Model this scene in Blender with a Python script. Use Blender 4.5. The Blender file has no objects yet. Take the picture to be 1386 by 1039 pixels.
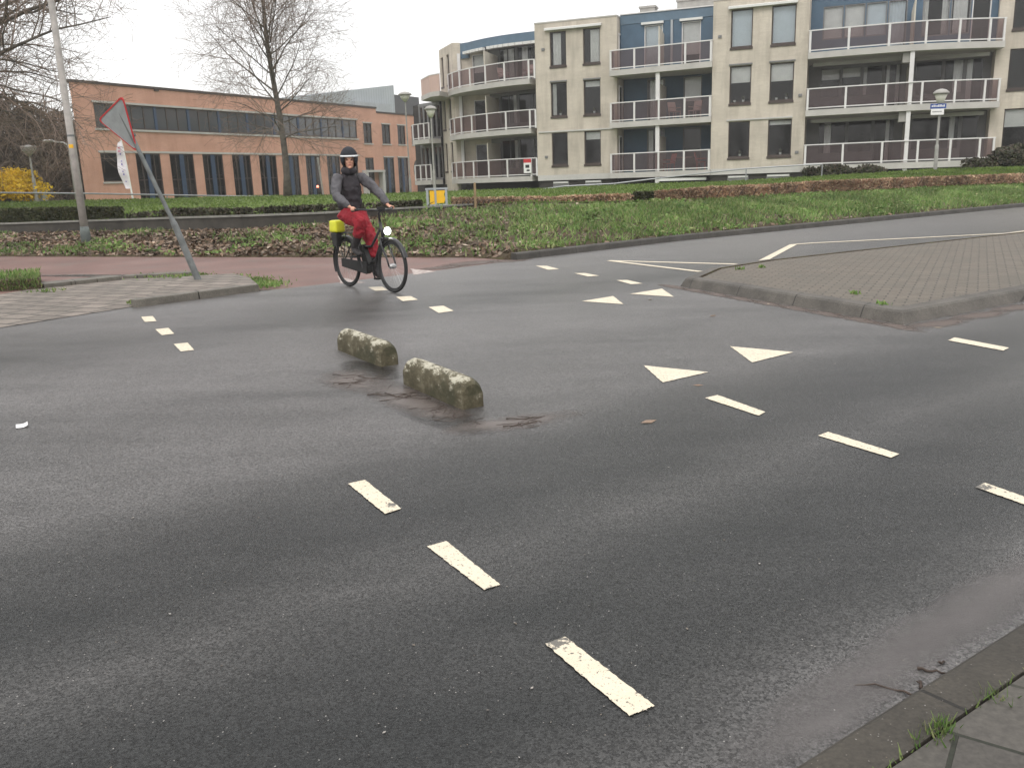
import bpy, bmesh, math, random
import numpy as np
from mathutils import Vector, Matrix
R = math.radians
sc = bpy.context.scene
COL = sc.collection
rng = random.Random(11)
nrs = np.random.RandomState(5)

# ------------------------------------------------------------------ camera geometry
F_PX, CX, CY, PITCH, ROLL, H = 1151.0, 693.0, 519.5, 0.233, 0.034, 1.4
_d = Vector((math.sin(ROLL)*math.cos(PITCH), math.cos(ROLL)*math.cos(PITCH), math.sin(PITCH)))
_y = Vector((-math.sin(ROLL)*math.sin(PITCH), -math.cos(ROLL)*math.sin(PITCH), math.cos(PITCH)))
_x = Vector((math.cos(ROLL), -math.sin(ROLL), 0))
def ray(px, py):
    a, b = (px-CX)/F_PX, (py-CY)/F_PX
    return Vector((_x[0]*a+_x[1]*b+_x[2], _y[0]*a+_y[1]*b+_y[2], -(_d[0]*a+_d[1]*b+_d[2])))
def G(px, py, z=0.0):                       # survey point on level z
    w = ray(px, py); t = (z-H)/w[2]; return Vector((w[0]*t, w[1]*t, z))
def D(px, py, Y):                           # survey point at distance Y
    w = ray(px, py); t = Y/w[1]; return Vector((w[0]*t, Y, w[2]*t+H))

# ------------------------------------------------------------------ mesh builder
class MB:
    def __init__(s): s.v = []; s.f = []; s.m = []; s.cm = 0
    def add(s, vs, fs, m=None):
        o = len(s.v); s.v += [tuple(v) for v in vs]
        for f in fs: s.f.append(tuple(i+o for i in f)); s.m.append(s.cm if m is None else m)
        return s
    def quad(s, a, b, c, d, m=None): return s.add([a, b, c, d], [(0, 1, 2, 3)], m)
    def hexa(s, p, m=None):                 # 4 bottom, 4 top
        return s.add(p, [(3, 2, 1, 0), (4, 5, 6, 7), (0, 1, 5, 4), (1, 2, 6, 5), (2, 3, 7, 6), (3, 0, 4, 7)], m)
    def box(s, x0, x1, y0, y1, z0, z1, m=None):
        return s.hexa([(x0, y0, z0), (x1, y0, z0), (x1, y1, z0), (x0, y1, z0), (x0, y0, z1), (x1, y0, z1), (x1, y1, z1), (x0, y1, z1)], m)
    def fbox(s, P, u0, u1, v0, v1, z0, z1, m=None):
        return s.hexa([P.pt(u0, v1, z0), P.pt(u1, v1, z0), P.pt(u1, v0, z0), P.pt(u0, v0, z0), P.pt(u0, v1, z1), P.pt(u1, v1, z1), P.pt(u1, v0, z1), P.pt(u0, v0, z1)], m)
    def prism(s, poly, z0, z1, m=None, top_m=None, bottom=True):
        n = len(poly); vs = [(p[0], p[1], z0) for p in poly] + [(p[0], p[1], z1) for p in poly]
        o = len(s.v); s.v += vs; mm = s.cm if m is None else m
        for i in range(n):
            j = (i+1) % n; s.f.append((o+i, o+j, o+n+j, o+n+i)); s.m.append(mm)
        s.f.append(tuple(o+n+i for i in range(n))); s.m.append(mm if top_m is None else top_m)
        if bottom: s.f.append(tuple(o+i for i in reversed(range(n)))); s.m.append(mm)
        return s
    def tube(s, pts, rad, n=8, cap=True, m=None):
        pts = [Vector(p) for p in pts]
        rs = rad if isinstance(rad, (list, tuple)) else [rad]*len(pts)
        o = len(s.v); mm = s.cm if m is None else m
        prev = None
        for i, p in enumerate(pts):
            t = (pts[min(i+1, len(pts)-1)]-pts[max(i-1, 0)])
            if t.length < 1e-9: t = Vector((0, 0, 1))
            t.normalize()
            if prev is None:
                a = Vector((0, 0, 1)) if abs(t.z) < .9 else Vector((1, 0, 0))
                b1 = t.cross(a).normalized()
            else:
                b1 = (prev - t*prev.dot(t))
                b1 = b1.normalized() if b1.length > 1e-6 else t.orthogonal().normalized()
            prev = b1; b2 = t.cross(b1)
            for k in range(n):
                an = 2*math.pi*k/n; q = p + (b1*math.cos(an)+b2*math.sin(an))*rs[i]; s.v.append(tuple(q))
        for i in range(len(pts)-1):
            for k in range(n):
                k2 = (k+1) % n; s.f.append((o+i*n+k, o+i*n+k2, o+(i+1)*n+k2, o+(i+1)*n+k)); s.m.append(mm)
        if cap:
            s.f.append(tuple(o+k for k in reversed(range(n)))); s.m.append(mm)
            e = o+(len(pts)-1)*n; s.f.append(tuple(e+k for k in range(n))); s.m.append(mm)
        return s
    def lathe(s, prof, n=20, c=(0, 0, 0), m=None, axis=None):
        o = len(s.v); mm = s.cm if m is None else m
        c = Vector(c)
        if axis is None: e1, e2, e3 = Vector((1, 0, 0)), Vector((0, 1, 0)), Vector((0, 0, 1))
        else:
            e3 = Vector(axis).normalized(); e1 = e3.orthogonal().normalized(); e2 = e3.cross(e1)
        for r, z in prof:
            for k in range(n):
                a = 2*math.pi*k/n; s.v.append(tuple(c+e1*(r*math.cos(a))+e2*(r*math.sin(a))+e3*z))
        for i in range(len(prof)-1):
            for k in range(n):
                k2 = (k+1) % n; s.f.append((o+i*n+k, o+i*n+k2, o+(i+1)*n+k2, o+(i+1)*n+k)); s.m.append(mm)
        s.f.append(tuple(o+k for k in reversed(range(n)))); s.m.append(mm)
        e = o+(len(prof)-1)*n; s.f.append(tuple(e+k for k in range(n))); s.m.append(mm)
        return s
    def torus(s, c, axis, RR, r, n=40, k=8, m=None):
        c = Vector(c); e3 = Vector(axis).normalized(); e1 = e3.orthogonal().normalized(); e2 = e3.cross(e1)
        o = len(s.v); mm = s.cm if m is None else m
        for i in range(n):
            a = 2*math.pi*i/n; d = e1*math.cos(a)+e2*math.sin(a)
            for j in range(k):
                b = 2*math.pi*j/k; s.v.append(tuple(c+d*(RR+r*math.cos(b))+e3*(r*math.sin(b))))
        for i in range(n):
            for j in range(k):
                i2, j2 = (i+1) % n, (j+1) % k
                s.f.append((o+i*k+j, o+i2*k+j, o+i2*k+j2, o+i*k+j2)); s.m.append(mm)
        return s
    def ell(s, c, r, n=16, k=10, m=None, rot=None):
        o = len(s.v); c = Vector(c); mm = s.cm if m is None else m
        for i in range(k+1):
            th = math.pi*i/k
            for j in range(n):
                ph = 2*math.pi*j/n
                q = Vector((r[0]*math.sin(th)*math.cos(ph), r[1]*math.sin(th)*math.sin(ph), r[2]*math.cos(th)))
                if rot: q = rot @ q
                s.v.append(tuple(c+q))
        for i in range(k):
            for j in range(n):
                j2 = (j+1) % n; s.f.append((o+i*n+j, o+(i+1)*n+j, o+(i+1)*n+j2, o+i*n+j2)); s.m.append(mm)
        return s
    def build(s, name, mats, parent=None, rel=None, smooth=False, weld=False, bevel=0, seg=2):
        me = bpy.data.meshes.new(name)
        r = Vector(rel) if rel is not None else Vector((0, 0, 0))
        me.from_pydata([tuple(Vector(v)-r) for v in s.v] if rel is not None else s.v, [], s.f)
        if not isinstance(mats, (list, tuple)): mats = [mats]
        for m in mats: me.materials.append(m)
        if len(mats) > 1: me.polygons.foreach_set('material_index', s.m)
        if smooth: me.polygons.foreach_set('use_smooth', [True]*len(me.polygons))
        if weld or bevel:
            bm = bmesh.new(); bm.from_mesh(me); bmesh.ops.remove_doubles(bm, verts=bm.verts, dist=1e-4)
            bmesh.ops.recalc_face_normals(bm, faces=bm.faces)
            if bevel:
                es = [e for e in bm.edges if len(e.link_faces) == 2 and e.calc_face_angle(0) > .5]
                bmesh.ops.bevel(bm, geom=es, offset=bevel, segments=seg, profile=.6, affect='EDGES')
            bm.to_mesh(me); bm.free()
        me.update()
        o = bpy.data.objects.new(name, me); COL.objects.link(o)
        if parent is not None: o.parent = parent
        elif rel is not None: o.location = r
        return o

class Plane:
    def __init__(s, A, B):
        s.A = Vector((A[0], A[1], 0)); s.d = Vector((B[0]-A[0], B[1]-A[1], 0)).normalized(); s.n = Vector((s.d.y, -s.d.x, 0))
    def pt(s, u, v, z): q = s.A+s.d*u+s.n*v; return Vector((q.x, q.y, z))
    def at(s, px, py):
        w = ray(px, py); t = s.A.dot(s.n)/(w.x*s.n.x+w.y*s.n.y); q = w*t
        return (Vector((q.x, q.y, 0))-s.A).dot(s.d), q.z+H
    def u(s, px, py): return s.at(px, py)[0]
    def off(s, k): a = s.A+s.n*k; return Plane(a, a+s.d)

def tag(o, label=None, cat=None, group=None, kind=None):
    if label: o['label'] = label
    if cat: o['category'] = cat
    if group: o['group'] = group
    if kind: o['kind'] = kind
    return o
def empty(name, loc, rz=0, **k):
    o = bpy.data.objects.new(name, None); COL.objects.link(o); o.location = loc; o.rotation_euler = (0, 0, rz)
    o.empty_display_size = .2
    return tag(o, **k)
def copy_tree(o, parent=None):
    c = o.copy(); COL.objects.link(c)
    if parent is not None: c.parent = parent
    for ch in list(o.children): copy_tree(ch, c)
    return c
def fan(mesh_quads_v, name, mat, parent=None, rel=None):
    """numpy quads (n,4,3) -> one mesh"""
    q = np.asarray(mesh_quads_v, dtype=np.float32); n = len(q)
    if rel is not None: q = q - np.array(rel, dtype=np.float32)
    me = bpy.data.meshes.new(name)
    me.vertices.add(n*4); me.loops.add(n*4); me.polygons.add(n)
    me.vertices.foreach_set('co', q.reshape(-1)); me.loops.foreach_set('vertex_index', np.arange(n*4, dtype=np.int32))
    me.polygons.foreach_set('loop_start', np.arange(0, n*4, 4, dtype=np.int32))
    me.materials.append(mat); me.update(calc_edges=True); me.validate()
    o = bpy.data.objects.new(name, me); COL.objects.link(o)
    if parent is not None: o.parent = parent
    elif rel is not None: o.location = rel
    return o
def leaf_quads(c, size, flat=0.0, aspect=1.6):
    """random little quads at centres c (n,3); flat 1 = lying"""
    n = len(c); a = nrs.normal(size=(n, 3)); b = nrs.normal(size=(n, 3))
    a[:, 2] *= (1-flat); b[:, 2] *= (1-flat)
    a /= np.linalg.norm(a, axis=1, keepdims=True)+1e-9
    b -= a*(a*b).sum(1, keepdims=True); b /= np.linalg.norm(b, axis=1, keepdims=True)+1e-9
    s = size*(.6+.8*nrs.rand(n, 1)); a = a*s*aspect*.5; b = b*s*.5
    return np.stack([c-a, c-b*.8, c+a, c+b*.8], 1)
def blade_quads(c, h, w, lean=.5):
    n = len(c); ang = nrs.rand(n)*2*np.pi; d = np.stack([np.cos(ang), np.sin(ang), np.zeros(n)], 1)
    an2 = nrs.rand(n)*2*np.pi; l = np.stack([np.cos(an2), np.sin(an2), np.zeros(n)], 1)
    hh = h*(.5+nrs.rand(n, 1)); ww = w*(.7+.6*nrs.rand(n, 1))
    up = np.array([[0, 0, 1.]])*hh + l*hh*lean*nrs.rand(n, 1)
    return np.stack([c-d*ww, c+d*ww, c+up+d*ww*.25, c+up-d*ww*.25], 1)
# ------------------------------------------------------------------ materials
MAT = {}
class NT:
    def __init__(s, name):
        s.m = bpy.data.materials.new(name); s.m.use_nodes = True; s.t = s.m.node_tree; s.N = s.t.nodes; s.L = s.t.links
        s.b = s.N['Principled BSDF']; s.out = s.N['Material Output']; MAT[name] = s.m
    def n(s, typ, **k):
        x = s.N.new(typ)
        for a, v in k.items(): setattr(x, a, v)
        return x
    def co(s): 
        if not hasattr(s, '_co'): s._co = s.n('ShaderNodeTexCoord').outputs['Object']
        return s._co
    def map(s, scale=(1, 1, 1), rot=(0, 0, 0), loc=(0, 0, 0), src=None):
        x = s.n('ShaderNodeMapping'); s.L.new(src or s.co(), x.inputs[0]); x.inputs['Scale'].default_value = scale; x.inputs['Rotation'].default_value = rot; x.inputs['Location'].default_value = loc
        return x.outputs[0]
    def noise(s, scale, detail=4, vec=None, rough=.55, dist=0):
        x = s.n('ShaderNodeTexNoise'); x.inputs['Scale'].default_value = scale; x.inputs['Detail'].default_value = detail; x.inputs['Roughness'].default_value = rough; x.inputs['Distortion'].default_value = dist
        s.L.new(vec or s.co(), x.inputs['Vector']); return x.outputs[0]
    def vor(s, scale, vec=None, feature='F1', out='Distance'):
        x = s.n('ShaderNodeTexVoronoi', feature=feature); x.inputs['Scale'].default_value = scale; s.L.new(vec or s.co(), x.inputs['Vector']); return x.outputs[out]
    def ramp(s, fac, stops, interp='LINEAR'):
        x = s.n('ShaderNodeValToRGB'); x.color_ramp.interpolation = interp; e = x.color_ramp.elements
        while len(e) < len(stops): e.new(.5)
        for i, (p, c) in enumerate(stops):
            e[i].position = p; e[i].color = (c, c, c, 1) if isinstance(c, (int, float)) else (*c, 1)
        s.L.new(fac, x.inputs[0]); return x.outputs[0]
    def mix(s, fac, a, b, mode='MIX'):
        x = s.n('ShaderNodeMix', data_type='RGBA', blend_type=mode)
        for i, v in ((0, fac), (6, a), (7, b)):
            if isinstance(v, (int, float)): x.inputs[i].default_value = v
            elif isinstance(v, tuple): x.inputs[i].default_value = (*v, 1)
            else: s.L.new(v, x.inputs[i])
        return x.outputs[2]
    def math(s, op, a, b=0, c=None):
        x = s.n('ShaderNodeMath', operation=op)
        for i, v in ((0, a), (1, b), (2, c)):
            if v is None: continue
            if isinstance(v, (int, float)): x.inputs[i].default_value = v
            else: s.L.new(v, x.inputs[i])
        return x.outputs[0]
    def sep(s, vec):
        x = s.n('ShaderNodeSeparateXYZ'); s.L.new(vec, x.inputs[0]); return x.outputs
    def bump(s, h, strength=.3, dist=.01):
        x = s.n('ShaderNodeBump'); x.inputs['Strength'].default_value = strength; x.inputs['Distance'].default_value = dist
        s.L.new(h, x.inputs['Height']); s.L.new(x.outputs[0], s.b.inputs['Normal']); return x
    def set(s, col=None, rough=None, **k):
        for nm, v in (('Base Color', col), ('Roughness', rough)):
            if v is None: continue
            if isinstance(v, (int, float)): s.b.inputs[nm].default_value = v
            elif isinstance(v, tuple): s.b.inputs[nm].default_value = (*v, 1)
            else: s.L.new(v, s.b.inputs[nm])
        for nm, v in k.items():
            nm = nm.replace('_', ' ')
            if isinstance(v, (int, float)): s.b.inputs[nm].default_value = v
            elif isinstance(v, tuple): s.b.inputs[nm].default_value = (*v, 1)
            else: s.L.new(v, s.b.inputs[nm])
        return s.m
def plain(name, col, rough=.6, var=.15, scale=6, metal=0.0, spec=.4, bump=0.0):
    t = NT(name); n = t.noise(scale, 5)
    c = t.mix(t.ramp(n, [(.3, 0.0), (.7, 1.0)]), tuple(x*(1-var) for x in col), tuple(min(1, x*(1+var)) for x in col))
    if bump: t.bump(t.noise(scale*8, 3), bump, .01)
    return t.set(c, rough, Metallic=metal, Specular_IOR_Level=spec)
def island(name, cols, rough=.7, spec=.25, trans=0.0):
    t = NT(name); g = t.n('ShaderNodeNewGeometry')
    c = t.ramp(g.outputs['Random Per Island'], [(i/(len(cols)-1), c) for i, c in enumerate(cols)])
    big = t.ramp(t.noise(.9, 3), [(.35, .65), (.65, 1.25)])
    c = t.mix(1.0, c, big, 'MULTIPLY')
    m = t.set(c, rough, Specular_IOR_Level=spec)
    if trans:
        tr = t.n('ShaderNodeBsdfTranslucent'); t.L.new(c, tr.inputs[0]); mx = t.n('ShaderNodeMixShader'); mx.inputs[0].default_value = trans
        t.L.new(t.b.outputs[0], mx.inputs[1]); t.L.new(tr.outputs[0], mx.inputs[2]); t.L.new(mx.outputs[0], t.out.inputs[0])
    return m

# asphalt: wet, tyre lanes along the road, fine aggregate
KA = Vector((0.68, 1.78, 0)); KE = Vector((.826, .563, 0)); KN = Vector((-.563, .826, 0)); KANG = math.atan2(.563, .826)
def asphalt():
    t = NT('asphalt')
    lane = t.map(rot=(0, 0, -KANG), loc=(0, 0, 0))         # x along the road, y across
    X, Yv, _ = t.sep(lane)
    off = KA.dot(KN)
    v = t.math('SUBTRACT', Yv, off)                          # metres from the near kerb
    wob = t.math('MULTIPLY', t.math('SUBTRACT', t.noise(.35, 3), .5), .7)
    vv = t.math('ADD', v, wob)
    x = t.n('ShaderNodeMapRange'); x.inputs[1].default_value = -1; x.inputs[2].default_value = 13; t.L.new(vv, x.inputs[0])
    def P(m): return (m+1)/14
    # brightness across the carriageway: dusty strips, dark wheel tracks, and far-side sheen painted paler
    band = t.ramp(x.outputs[0], [(P(-.2), .8), (P(.22), .55), (P(.55), .14), (P(1.1), .13), (P(1.5), .46), (P(1.95), .16), (P(2.4), .22), (P(3.05), .6), (P(3.7), .64), (P(4.6), .58), (P(5.6), .72), (P(6.6), .68), (P(7.8), .46), (P(9.2), .66), (P(11), .78)][:15])
    streak = t.noise(1.0, 6, vec=t.map((.35, 2.4, 1), rot=(0, 0, -KANG)), rough=.6)
    fine = t.math('ADD', t.math('MULTIPLY', t.noise(95, 3, rough=.7), .6), t.math('MULTIPLY', t.noise(28, 4, rough=.75), .4))
    agg = t.vor(150, out='Color')
    agv = t.sep(agg)[0]
    patch = t.noise(1.6, 5)
    f = t.math('ADD', band, t.math('MULTIPLY', t.math('SUBTRACT', streak, .5), .42))
    f = t.math('ADD', f, t.math('MULTIPLY', t.math('SUBTRACT', patch, .5), .22))
    base = t.ramp(f, [(.08, (.0145, .0155, .0155)), (.42, (.041, .0405, .0395)), (.8, (.115, .11, .108))])
    g = t.ramp(t.math('ADD', t.math('MULTIPLY', fine, .5), t.math('MULTIPLY', agv, .5)), [(.26, .4), (.5, 1.0), (.76, 1.75)])
    base = t.mix(1.0, base, g, 'MULTIPLY')
    st = t.ramp(t.vor(55), [(.0, 1.0), (.1, 1.0), (.14, 0.0)])       # pale stones in the mix
    rare = t.ramp(t.sep(t.vor(55, out='Color'))[1], [(.9, 0.0), (.94, 1.0)])
    base = t.mix(t.math('MULTIPLY', t.math('MULTIPLY', st, rare), .8), base, (.33, .32, .3))
    rough = t.ramp(t.math('ADD', f, t.math('MULTIPLY', t.noise(7, 4), .25)), [(.2, .28), (.6, .3), (1.0, .38)])
    h = t.math('ADD', t.math('MULTIPLY', t.vor(170), 1.0), t.math('MULTIPLY', t.noise(60, 3), .6))
    t.bump(h, .4, .005)
    return t.set(base, rough, Specular_IOR_Level=.5, IOR=1.31)
asphalt()
def paint():
    t = NT('road_paint')
    w = t.noise(38, 5, rough=.75); w2 = t.noise(5, 3)
    wear = t.ramp(t.math('ADD', w, t.math('MULTIPLY', w2, .55)), [(.485, 1.0), (.525, 0.0)])
    for (px, py, rad) in ((752, 868, .06), (668, 797, .03), (530, 684, .035), (1330, 660, .06)):      # ends rubbed away by tyres
        c = G(px, py); sb = t.n('ShaderNodeVectorMath', operation='DISTANCE'); t.L.new(t.co(), sb.inputs[0]); sb.inputs[1].default_value = c
        near = t.math('SUBTRACT', 1.0, t.math('DIVIDE', sb.outputs['Value'], rad)); near = t.math('MULTIPLY', t.math('MAXIMUM', near, 0.0), .3)
        wear = t.math('MAXIMUM', wear, t.ramp(t.math('SUBTRACT', t.noise(70, 4, rough=.7), near), [(.36, 1.0), (.42, 0.0)]))
    c = t.mix(t.noise(9, 4), (.54, .47, .35), (.68, .61, .48))
    c = t.mix(t.math('MULTIPLY', wear, .9), c, (.07, .068, .065))
    t.bump(t.noise(150, 3), .4, .004)
    return t.set(c, .5, Specular_IOR_Level=.4)
paint()
def old_paint():
    t = NT('worn_paint'); w = t.noise(14, 6, rough=.8)
    t.bump(t.noise(150, 3), .4, .004)
    return t.set(t.mix(t.ramp(w, [(.42, 0.0), (.62, 1.0)]), (.2, .14, .125), (.55, .5, .46)), .55)
old_paint()
def redpath():
    t = NT('red_asphalt')
    f = t.math('ADD', t.noise(.7, 5), t.math('MULTIPLY', t.math('SUBTRACT', t.noise(90, 3), .5), .6))
    c = t.ramp(f, [(.25, (.098, .052, .042)), (.55, (.148, .08, .066)), (.8, (.19, .118, .1))])
    dirt = t.ramp(t.noise(1.1, 5, rough=.65), [(.52, 0.0), (.7, .75)])
    c = t.mix(dirt, c, (.12, .095, .08))
    t.bump(t.noise(120, 3), .4, .006)
    return t.set(c, .6, Specular_IOR_Level=.4)
redpath()
def pavers(name, sx, sy, rot, c1, c2, mortar, mort=.035, rough=.7, off=.5, grime=(.08, .075, .06)):
    t = NT(name); x = t.n('ShaderNodeTexBrick'); t.L.new(t.map(rot=(0, 0, rot)), x.inputs[0])
    x.offset = off; x.inputs['Scale'].default_value = 1.0; x.inputs['Brick Width'].default_value = sx; x.inputs['Row Height'].default_value = sy; x.inputs['Mortar Size'].default_value = mort*sy; x.inputs['Mortar Smooth'].default_value = .3
    x.inputs['Color1'].default_value = (*c1, 1); x.inputs['Color2'].default_value = (*c2, 1); x.inputs['Mortar'].default_value = (*mortar, 1); x.inputs['Bias'].default_value = 0
    c = t.mix(t.ramp(t.noise(2.2, 6, rough=.65), [(.4, 0.0), (.75, .65)]), x.outputs[0], grime)
    c = t.mix(1.0, c, t.ramp(t.noise(70, 3), [(.25, .7), (.75, 1.3)]), 'MULTIPLY')
    h = t.math('ADD', t.math('MULTIPLY', x.outputs['Fac'], -1.0), t.math('MULTIPLY', t.noise(60, 3), .25))
    t.bump(h, .7, .006)
    return t.set(c, rough, Specular_IOR_Level=.4)
pavers('tile_paving', .44, .31, 0.42, (.22, .186, .158), (.15, .127, .108), (.045, .039, .033), mort=.075)
pavers('island_bricks', .21, .105, .5, (.14, .118, .092), (.105, .088, .068), (.04, .034, .028), mort=.09)
pavers('near_tiles', .30, .30, KANG, (.07, .064, .056), (.056, .051, .045), (.015, .017, .01), mort=.022)
def kerbstone(name, c, joint=1.0, ang=0.0):
    t = NT(name)
    n = t.noise(3, 6, rough=.65); f = t.noise(80, 3)
    col = t.mix(t.ramp(n, [(.35, 0.0), (.7, 1.0)]), tuple(k*.62 for k in c), tuple(k*1.15 for k in c))
    col = t.mix(1.0, col, t.ramp(f, [(.25, .65), (.75, 1.35)]), 'MULTIPLY')
    X = t.sep(t.map(rot=(0, 0, -ang)))[0]
    j = t.math('LESS_THAN', t.math('FRACT', t.math('MULTIPLY', X, 1/joint)), .014/joint)
    col = t.mix(j, col, tuple(k*.25 for k in c))
    t.bump(t.math('ADD', t.math('MULTIPLY', f, .5), t.noise(20, 4)), .5, .01)
    return t.set(col, .7, Specular_IOR_Level=.4)
kerbstone('kerb_concrete', (.14, .128, .108), 1.0, KANG)
kerbstone('near_kerb', (.048, .042, .033), 1.0, KANG)
kerbstone('dark_kerb', (.06, .055, .048), 1.0, .63)
kerbstone('island_kerb', (.095, .086, .074), .9, -.8)
def mossblock():
    t = NT('lichen_concrete')
    st = t.map((.55, 1, 1)); n = t.noise(10, 8, rough=.78, vec=st); n2 = t.noise(19, 6, rough=.75, vec=st); z = t.sep(t.co())[2]
    c = t.ramp(n2, [(.3, (.045, .04, .026)), (.5, (.085, .074, .046)), (.62, (.14, .125, .085))])
    top = t.math('ADD', n, t.math('MULTIPLY', z, 1.0))
    li = t.ramp(top, [(.66, 0.0), (.72, .9)])
    c = t.mix(t.math('MULTIPLY', li, .95), c, t.mix(n2, (.36, .335, .26), (.54, .52, .43)))
    mo = t.ramp(t.noise(4.5, 5), [(.52, 0.0), (.64, .8)])
    c = t.mix(mo, c, (.045, .045, .026))
    t.bump(t.math('ADD', t.math('MULTIPLY', n2, .5), t.math('MULTIPLY', t.noise(70, 4), .5)), .5, .008)
    return t.set(c, .85, Specular_IOR_Level=.25)
mossblock()
def soil(name, c1, c2, c3, s=3.0):
    t = NT(name); f = t.math('ADD', t.noise(s, 6, rough=.7), t.math('MULTIPLY', t.math('SUBTRACT', t.noise(s*12, 4), .5), .5))
    t.bump(t.noise(s*8, 5), .9, .05)
    return t.set(t.ramp(f, [(.3, c1), (.5, c2), (.72, c3)]), .95, Specular_IOR_Level=.15)
soil('bank_soil', (.04, .031, .021), (.08, .06, .04), (.085, .088, .038))
soil('lawn', (.065, .1, .024), (.095, .14, .034), (.13, .155, .05), 1.2)
soil('earth', (.04, .05, .02), (.06, .08, .03), (.08, .09, .04), .3)
soil('silt', (.05, .04, .034), (.085, .066, .056), (.12, .097, .083), 6)
island('grass_blade', [(.08, .15, .036), (.12, .22, .052), (.165, .25, .07), (.29, .29, .14), (.13, .235, .058), (.21, .265, .09)], trans=.25)
island('lawn_blade', [(.085, .135, .028), (.115, .175, .036), (.15, .195, .055)], trans=.25)
island('dead_leaf', [(.065, .047, .033), (.14, .09, .06), (.24, .165, .115), (.12, .09, .066), (.36, .29, .225)], rough=.6)
island('beech_leaf', [(.13, .08, .055), (.33, .19, .125), (.45, .29, .19), (.27, .175, .115), (.56, .43, .28), (.2, .16, .09)], rough=.6, trans=.15)
island('hedge_leaf', [(.02, .026, .01), (.04, .05, .016), (.06, .062, .022), (.05, .042, .02)], rough=.6)
island('shrub_leaf', [(.03, .036, .018), (.055, .062, .028), (.07, .055, .035), (.05, .04, .028)], rough=.6)
island('forsythia', [(.42, .27, .01), (.66, .44, .02), (.74, .52, .04), (.48, .32, .02)], rough=.6, trans=.25)
island('wood_twig', [(.06, .046, .033), (.095, .073, .053), (.078, .058, .042), (.12, .095, .07)], rough=.9, spec=.1)
plain('bark', (.1, .088, .075), .9, .4, 5, bump=.6, spec=.15)
plain('twig_bark', (.19, .145, .118), .9, .3, 2, spec=.1)
def brick(name, c1, c2, mortar, stain, w=.21, h=.0625):
    t = NT(name); x = t.n('ShaderNodeTexBrick')
    X, Y, Z = t.sep(t.co()); cb = t.n('ShaderNodeCombineXYZ')
    t.L.new(t.math('ADD', t.math('MULTIPLY', X, .87), t.math('MULTIPLY', Y, .5)), cb.inputs[0]); t.L.new(Z, cb.inputs[1]); t.L.new(cb.outputs[0], x.inputs[0])
    x.inputs['Scale'].default_value = 1; x.inputs['Brick Width'].default_value = w; x.inputs['Row Height'].default_value = h; x.inputs['Mortar Size'].default_value = .006
    x.inputs['Color1'].default_value = (*c1, 1); x.inputs['Color2'].default_value = (*c2, 1); x.inputs['Mortar'].default_value = (*mortar, 1)
    st = t.noise(1.0, 6, vec=t.map((1.9, 1.9, .3)), rough=.68)
    c = t.mix(t.ramp(st, [(.46, 0.0), (.74, .75)]), x.outputs[0], stain)
    pt = t.noise(.5, 4, vec=t.map((1, 1, 2.2)))
    c = t.mix(1.0, c, t.ramp(pt, [(.3, .9), (.7, 1.1)]), 'MULTIPLY')
    t.bump(t.math('MULTIPLY', x.outputs['Fac'], -1.0), .3, .006)
    return t.set(c, .85, Specular_IOR_Level=.2)
brick('beige_brick', (.53, .48, .405), (.485, .435, .365), (.485, .445, .385), (.31, .275, .23))
brick('orange_brick', (.56, .32, .24), (.53, .3, .222), (.53, .32, .245), (.45, .245, .175))
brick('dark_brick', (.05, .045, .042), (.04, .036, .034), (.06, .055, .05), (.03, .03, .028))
plain('white_render', (.46, .45, .43), .6, .08, 2)
plain('white_metal', (.62, .61, .6), .4, .05, 3)
plain('slab_concrete', (.43, .415, .39), .7, .1, 1.5)
plain('soffit', (.3, .29, .27), .8, .1, 1.5)
plain('blue_panel', (.055, .1, .15), .55, .1, 2)
plain('blue_roof', (.085, .135, .185), .5, .1, 2)
plain('brown_frame', (.055, .04, .034), .5, .1, 4)
plain('grey_frame', (.17, .17, .17), .5, .1, 4)
plain('blue_frame', (.035, .06, .11), .5, .1, 4)
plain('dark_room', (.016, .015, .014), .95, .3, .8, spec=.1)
plain('curtain', (.82, .82, .8), .9, .06, 3, spec=.1)
plain('blue_blind', (.72, .79, .84), .8, .04, 3, spec=.1)
plain('grey_metal', (.32, .34, .36), .5, .1, 1, spec=.4)
plain('dark_cladding', (.06, .06, .065), .5, .1, 1)
plain('orange_bounce_render', (.5, .36, .31), .7, .06, 1)  # parapet tone with the orange office's reflected light painted in
plain('screen_cream', (.5, .47, .4), .8, .05, 2)
plain('awning_cloth', (.62, .62, .6), .7, .05, 4)
plain('galvanised', (.16, .17, .17), .55, .25, 8, metal=.3, bump=.1)
plain('mast_paint', (.4, .38, .36), .6, .2, 6, bump=.1)
plain('mast_foot', (.1, .115, .11), .7, .2, 6)
plain('lamp_post_grey', (.29, .285, .265), .6, .15, 5)
plain('lamp_cap', (.3, .29, .27), .5, .1, 5)
plain('lamp_glass', (.5, .5, .42), .25, .05, 5)
plain('sign_back', (.33, .35, .36), .5, .15, 7, metal=.2)
plain('sign_red', (.5, .035, .04), .45, .08, 6)
plain('sign_white', (.75, .75, .73), .45, .05, 6)
plain('sign_blue', (.03, .07, .26), .45, .08, 6)
plain('sign_yellow', (.75, .42, .015), .5, .08, 6)
plain('black_rubber', (.018, .018, .018), .75, .2, 20)
plain('black_paint', (.022, .022, .024), .35, .1, 9)
plain('steel', (.4, .4, .4), .35, .1, 9, metal=.8)
plain('saddle_black', (.02, .02, .02), .6, .1, 9)
plain('jacket_grey', (.1, .097, .105), .8, .2, 9, spec=.2, bump=.2)
plain('jacket_dark', (.045, .041, .046), .85, .2, 9, spec=.2, bump=.2)
plain('hood_dark', (.026, .028, .034), .8, .15, 9, spec=.2)
plain('visor_white', (.72, .73, .74), .5, .05, 9)
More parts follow.
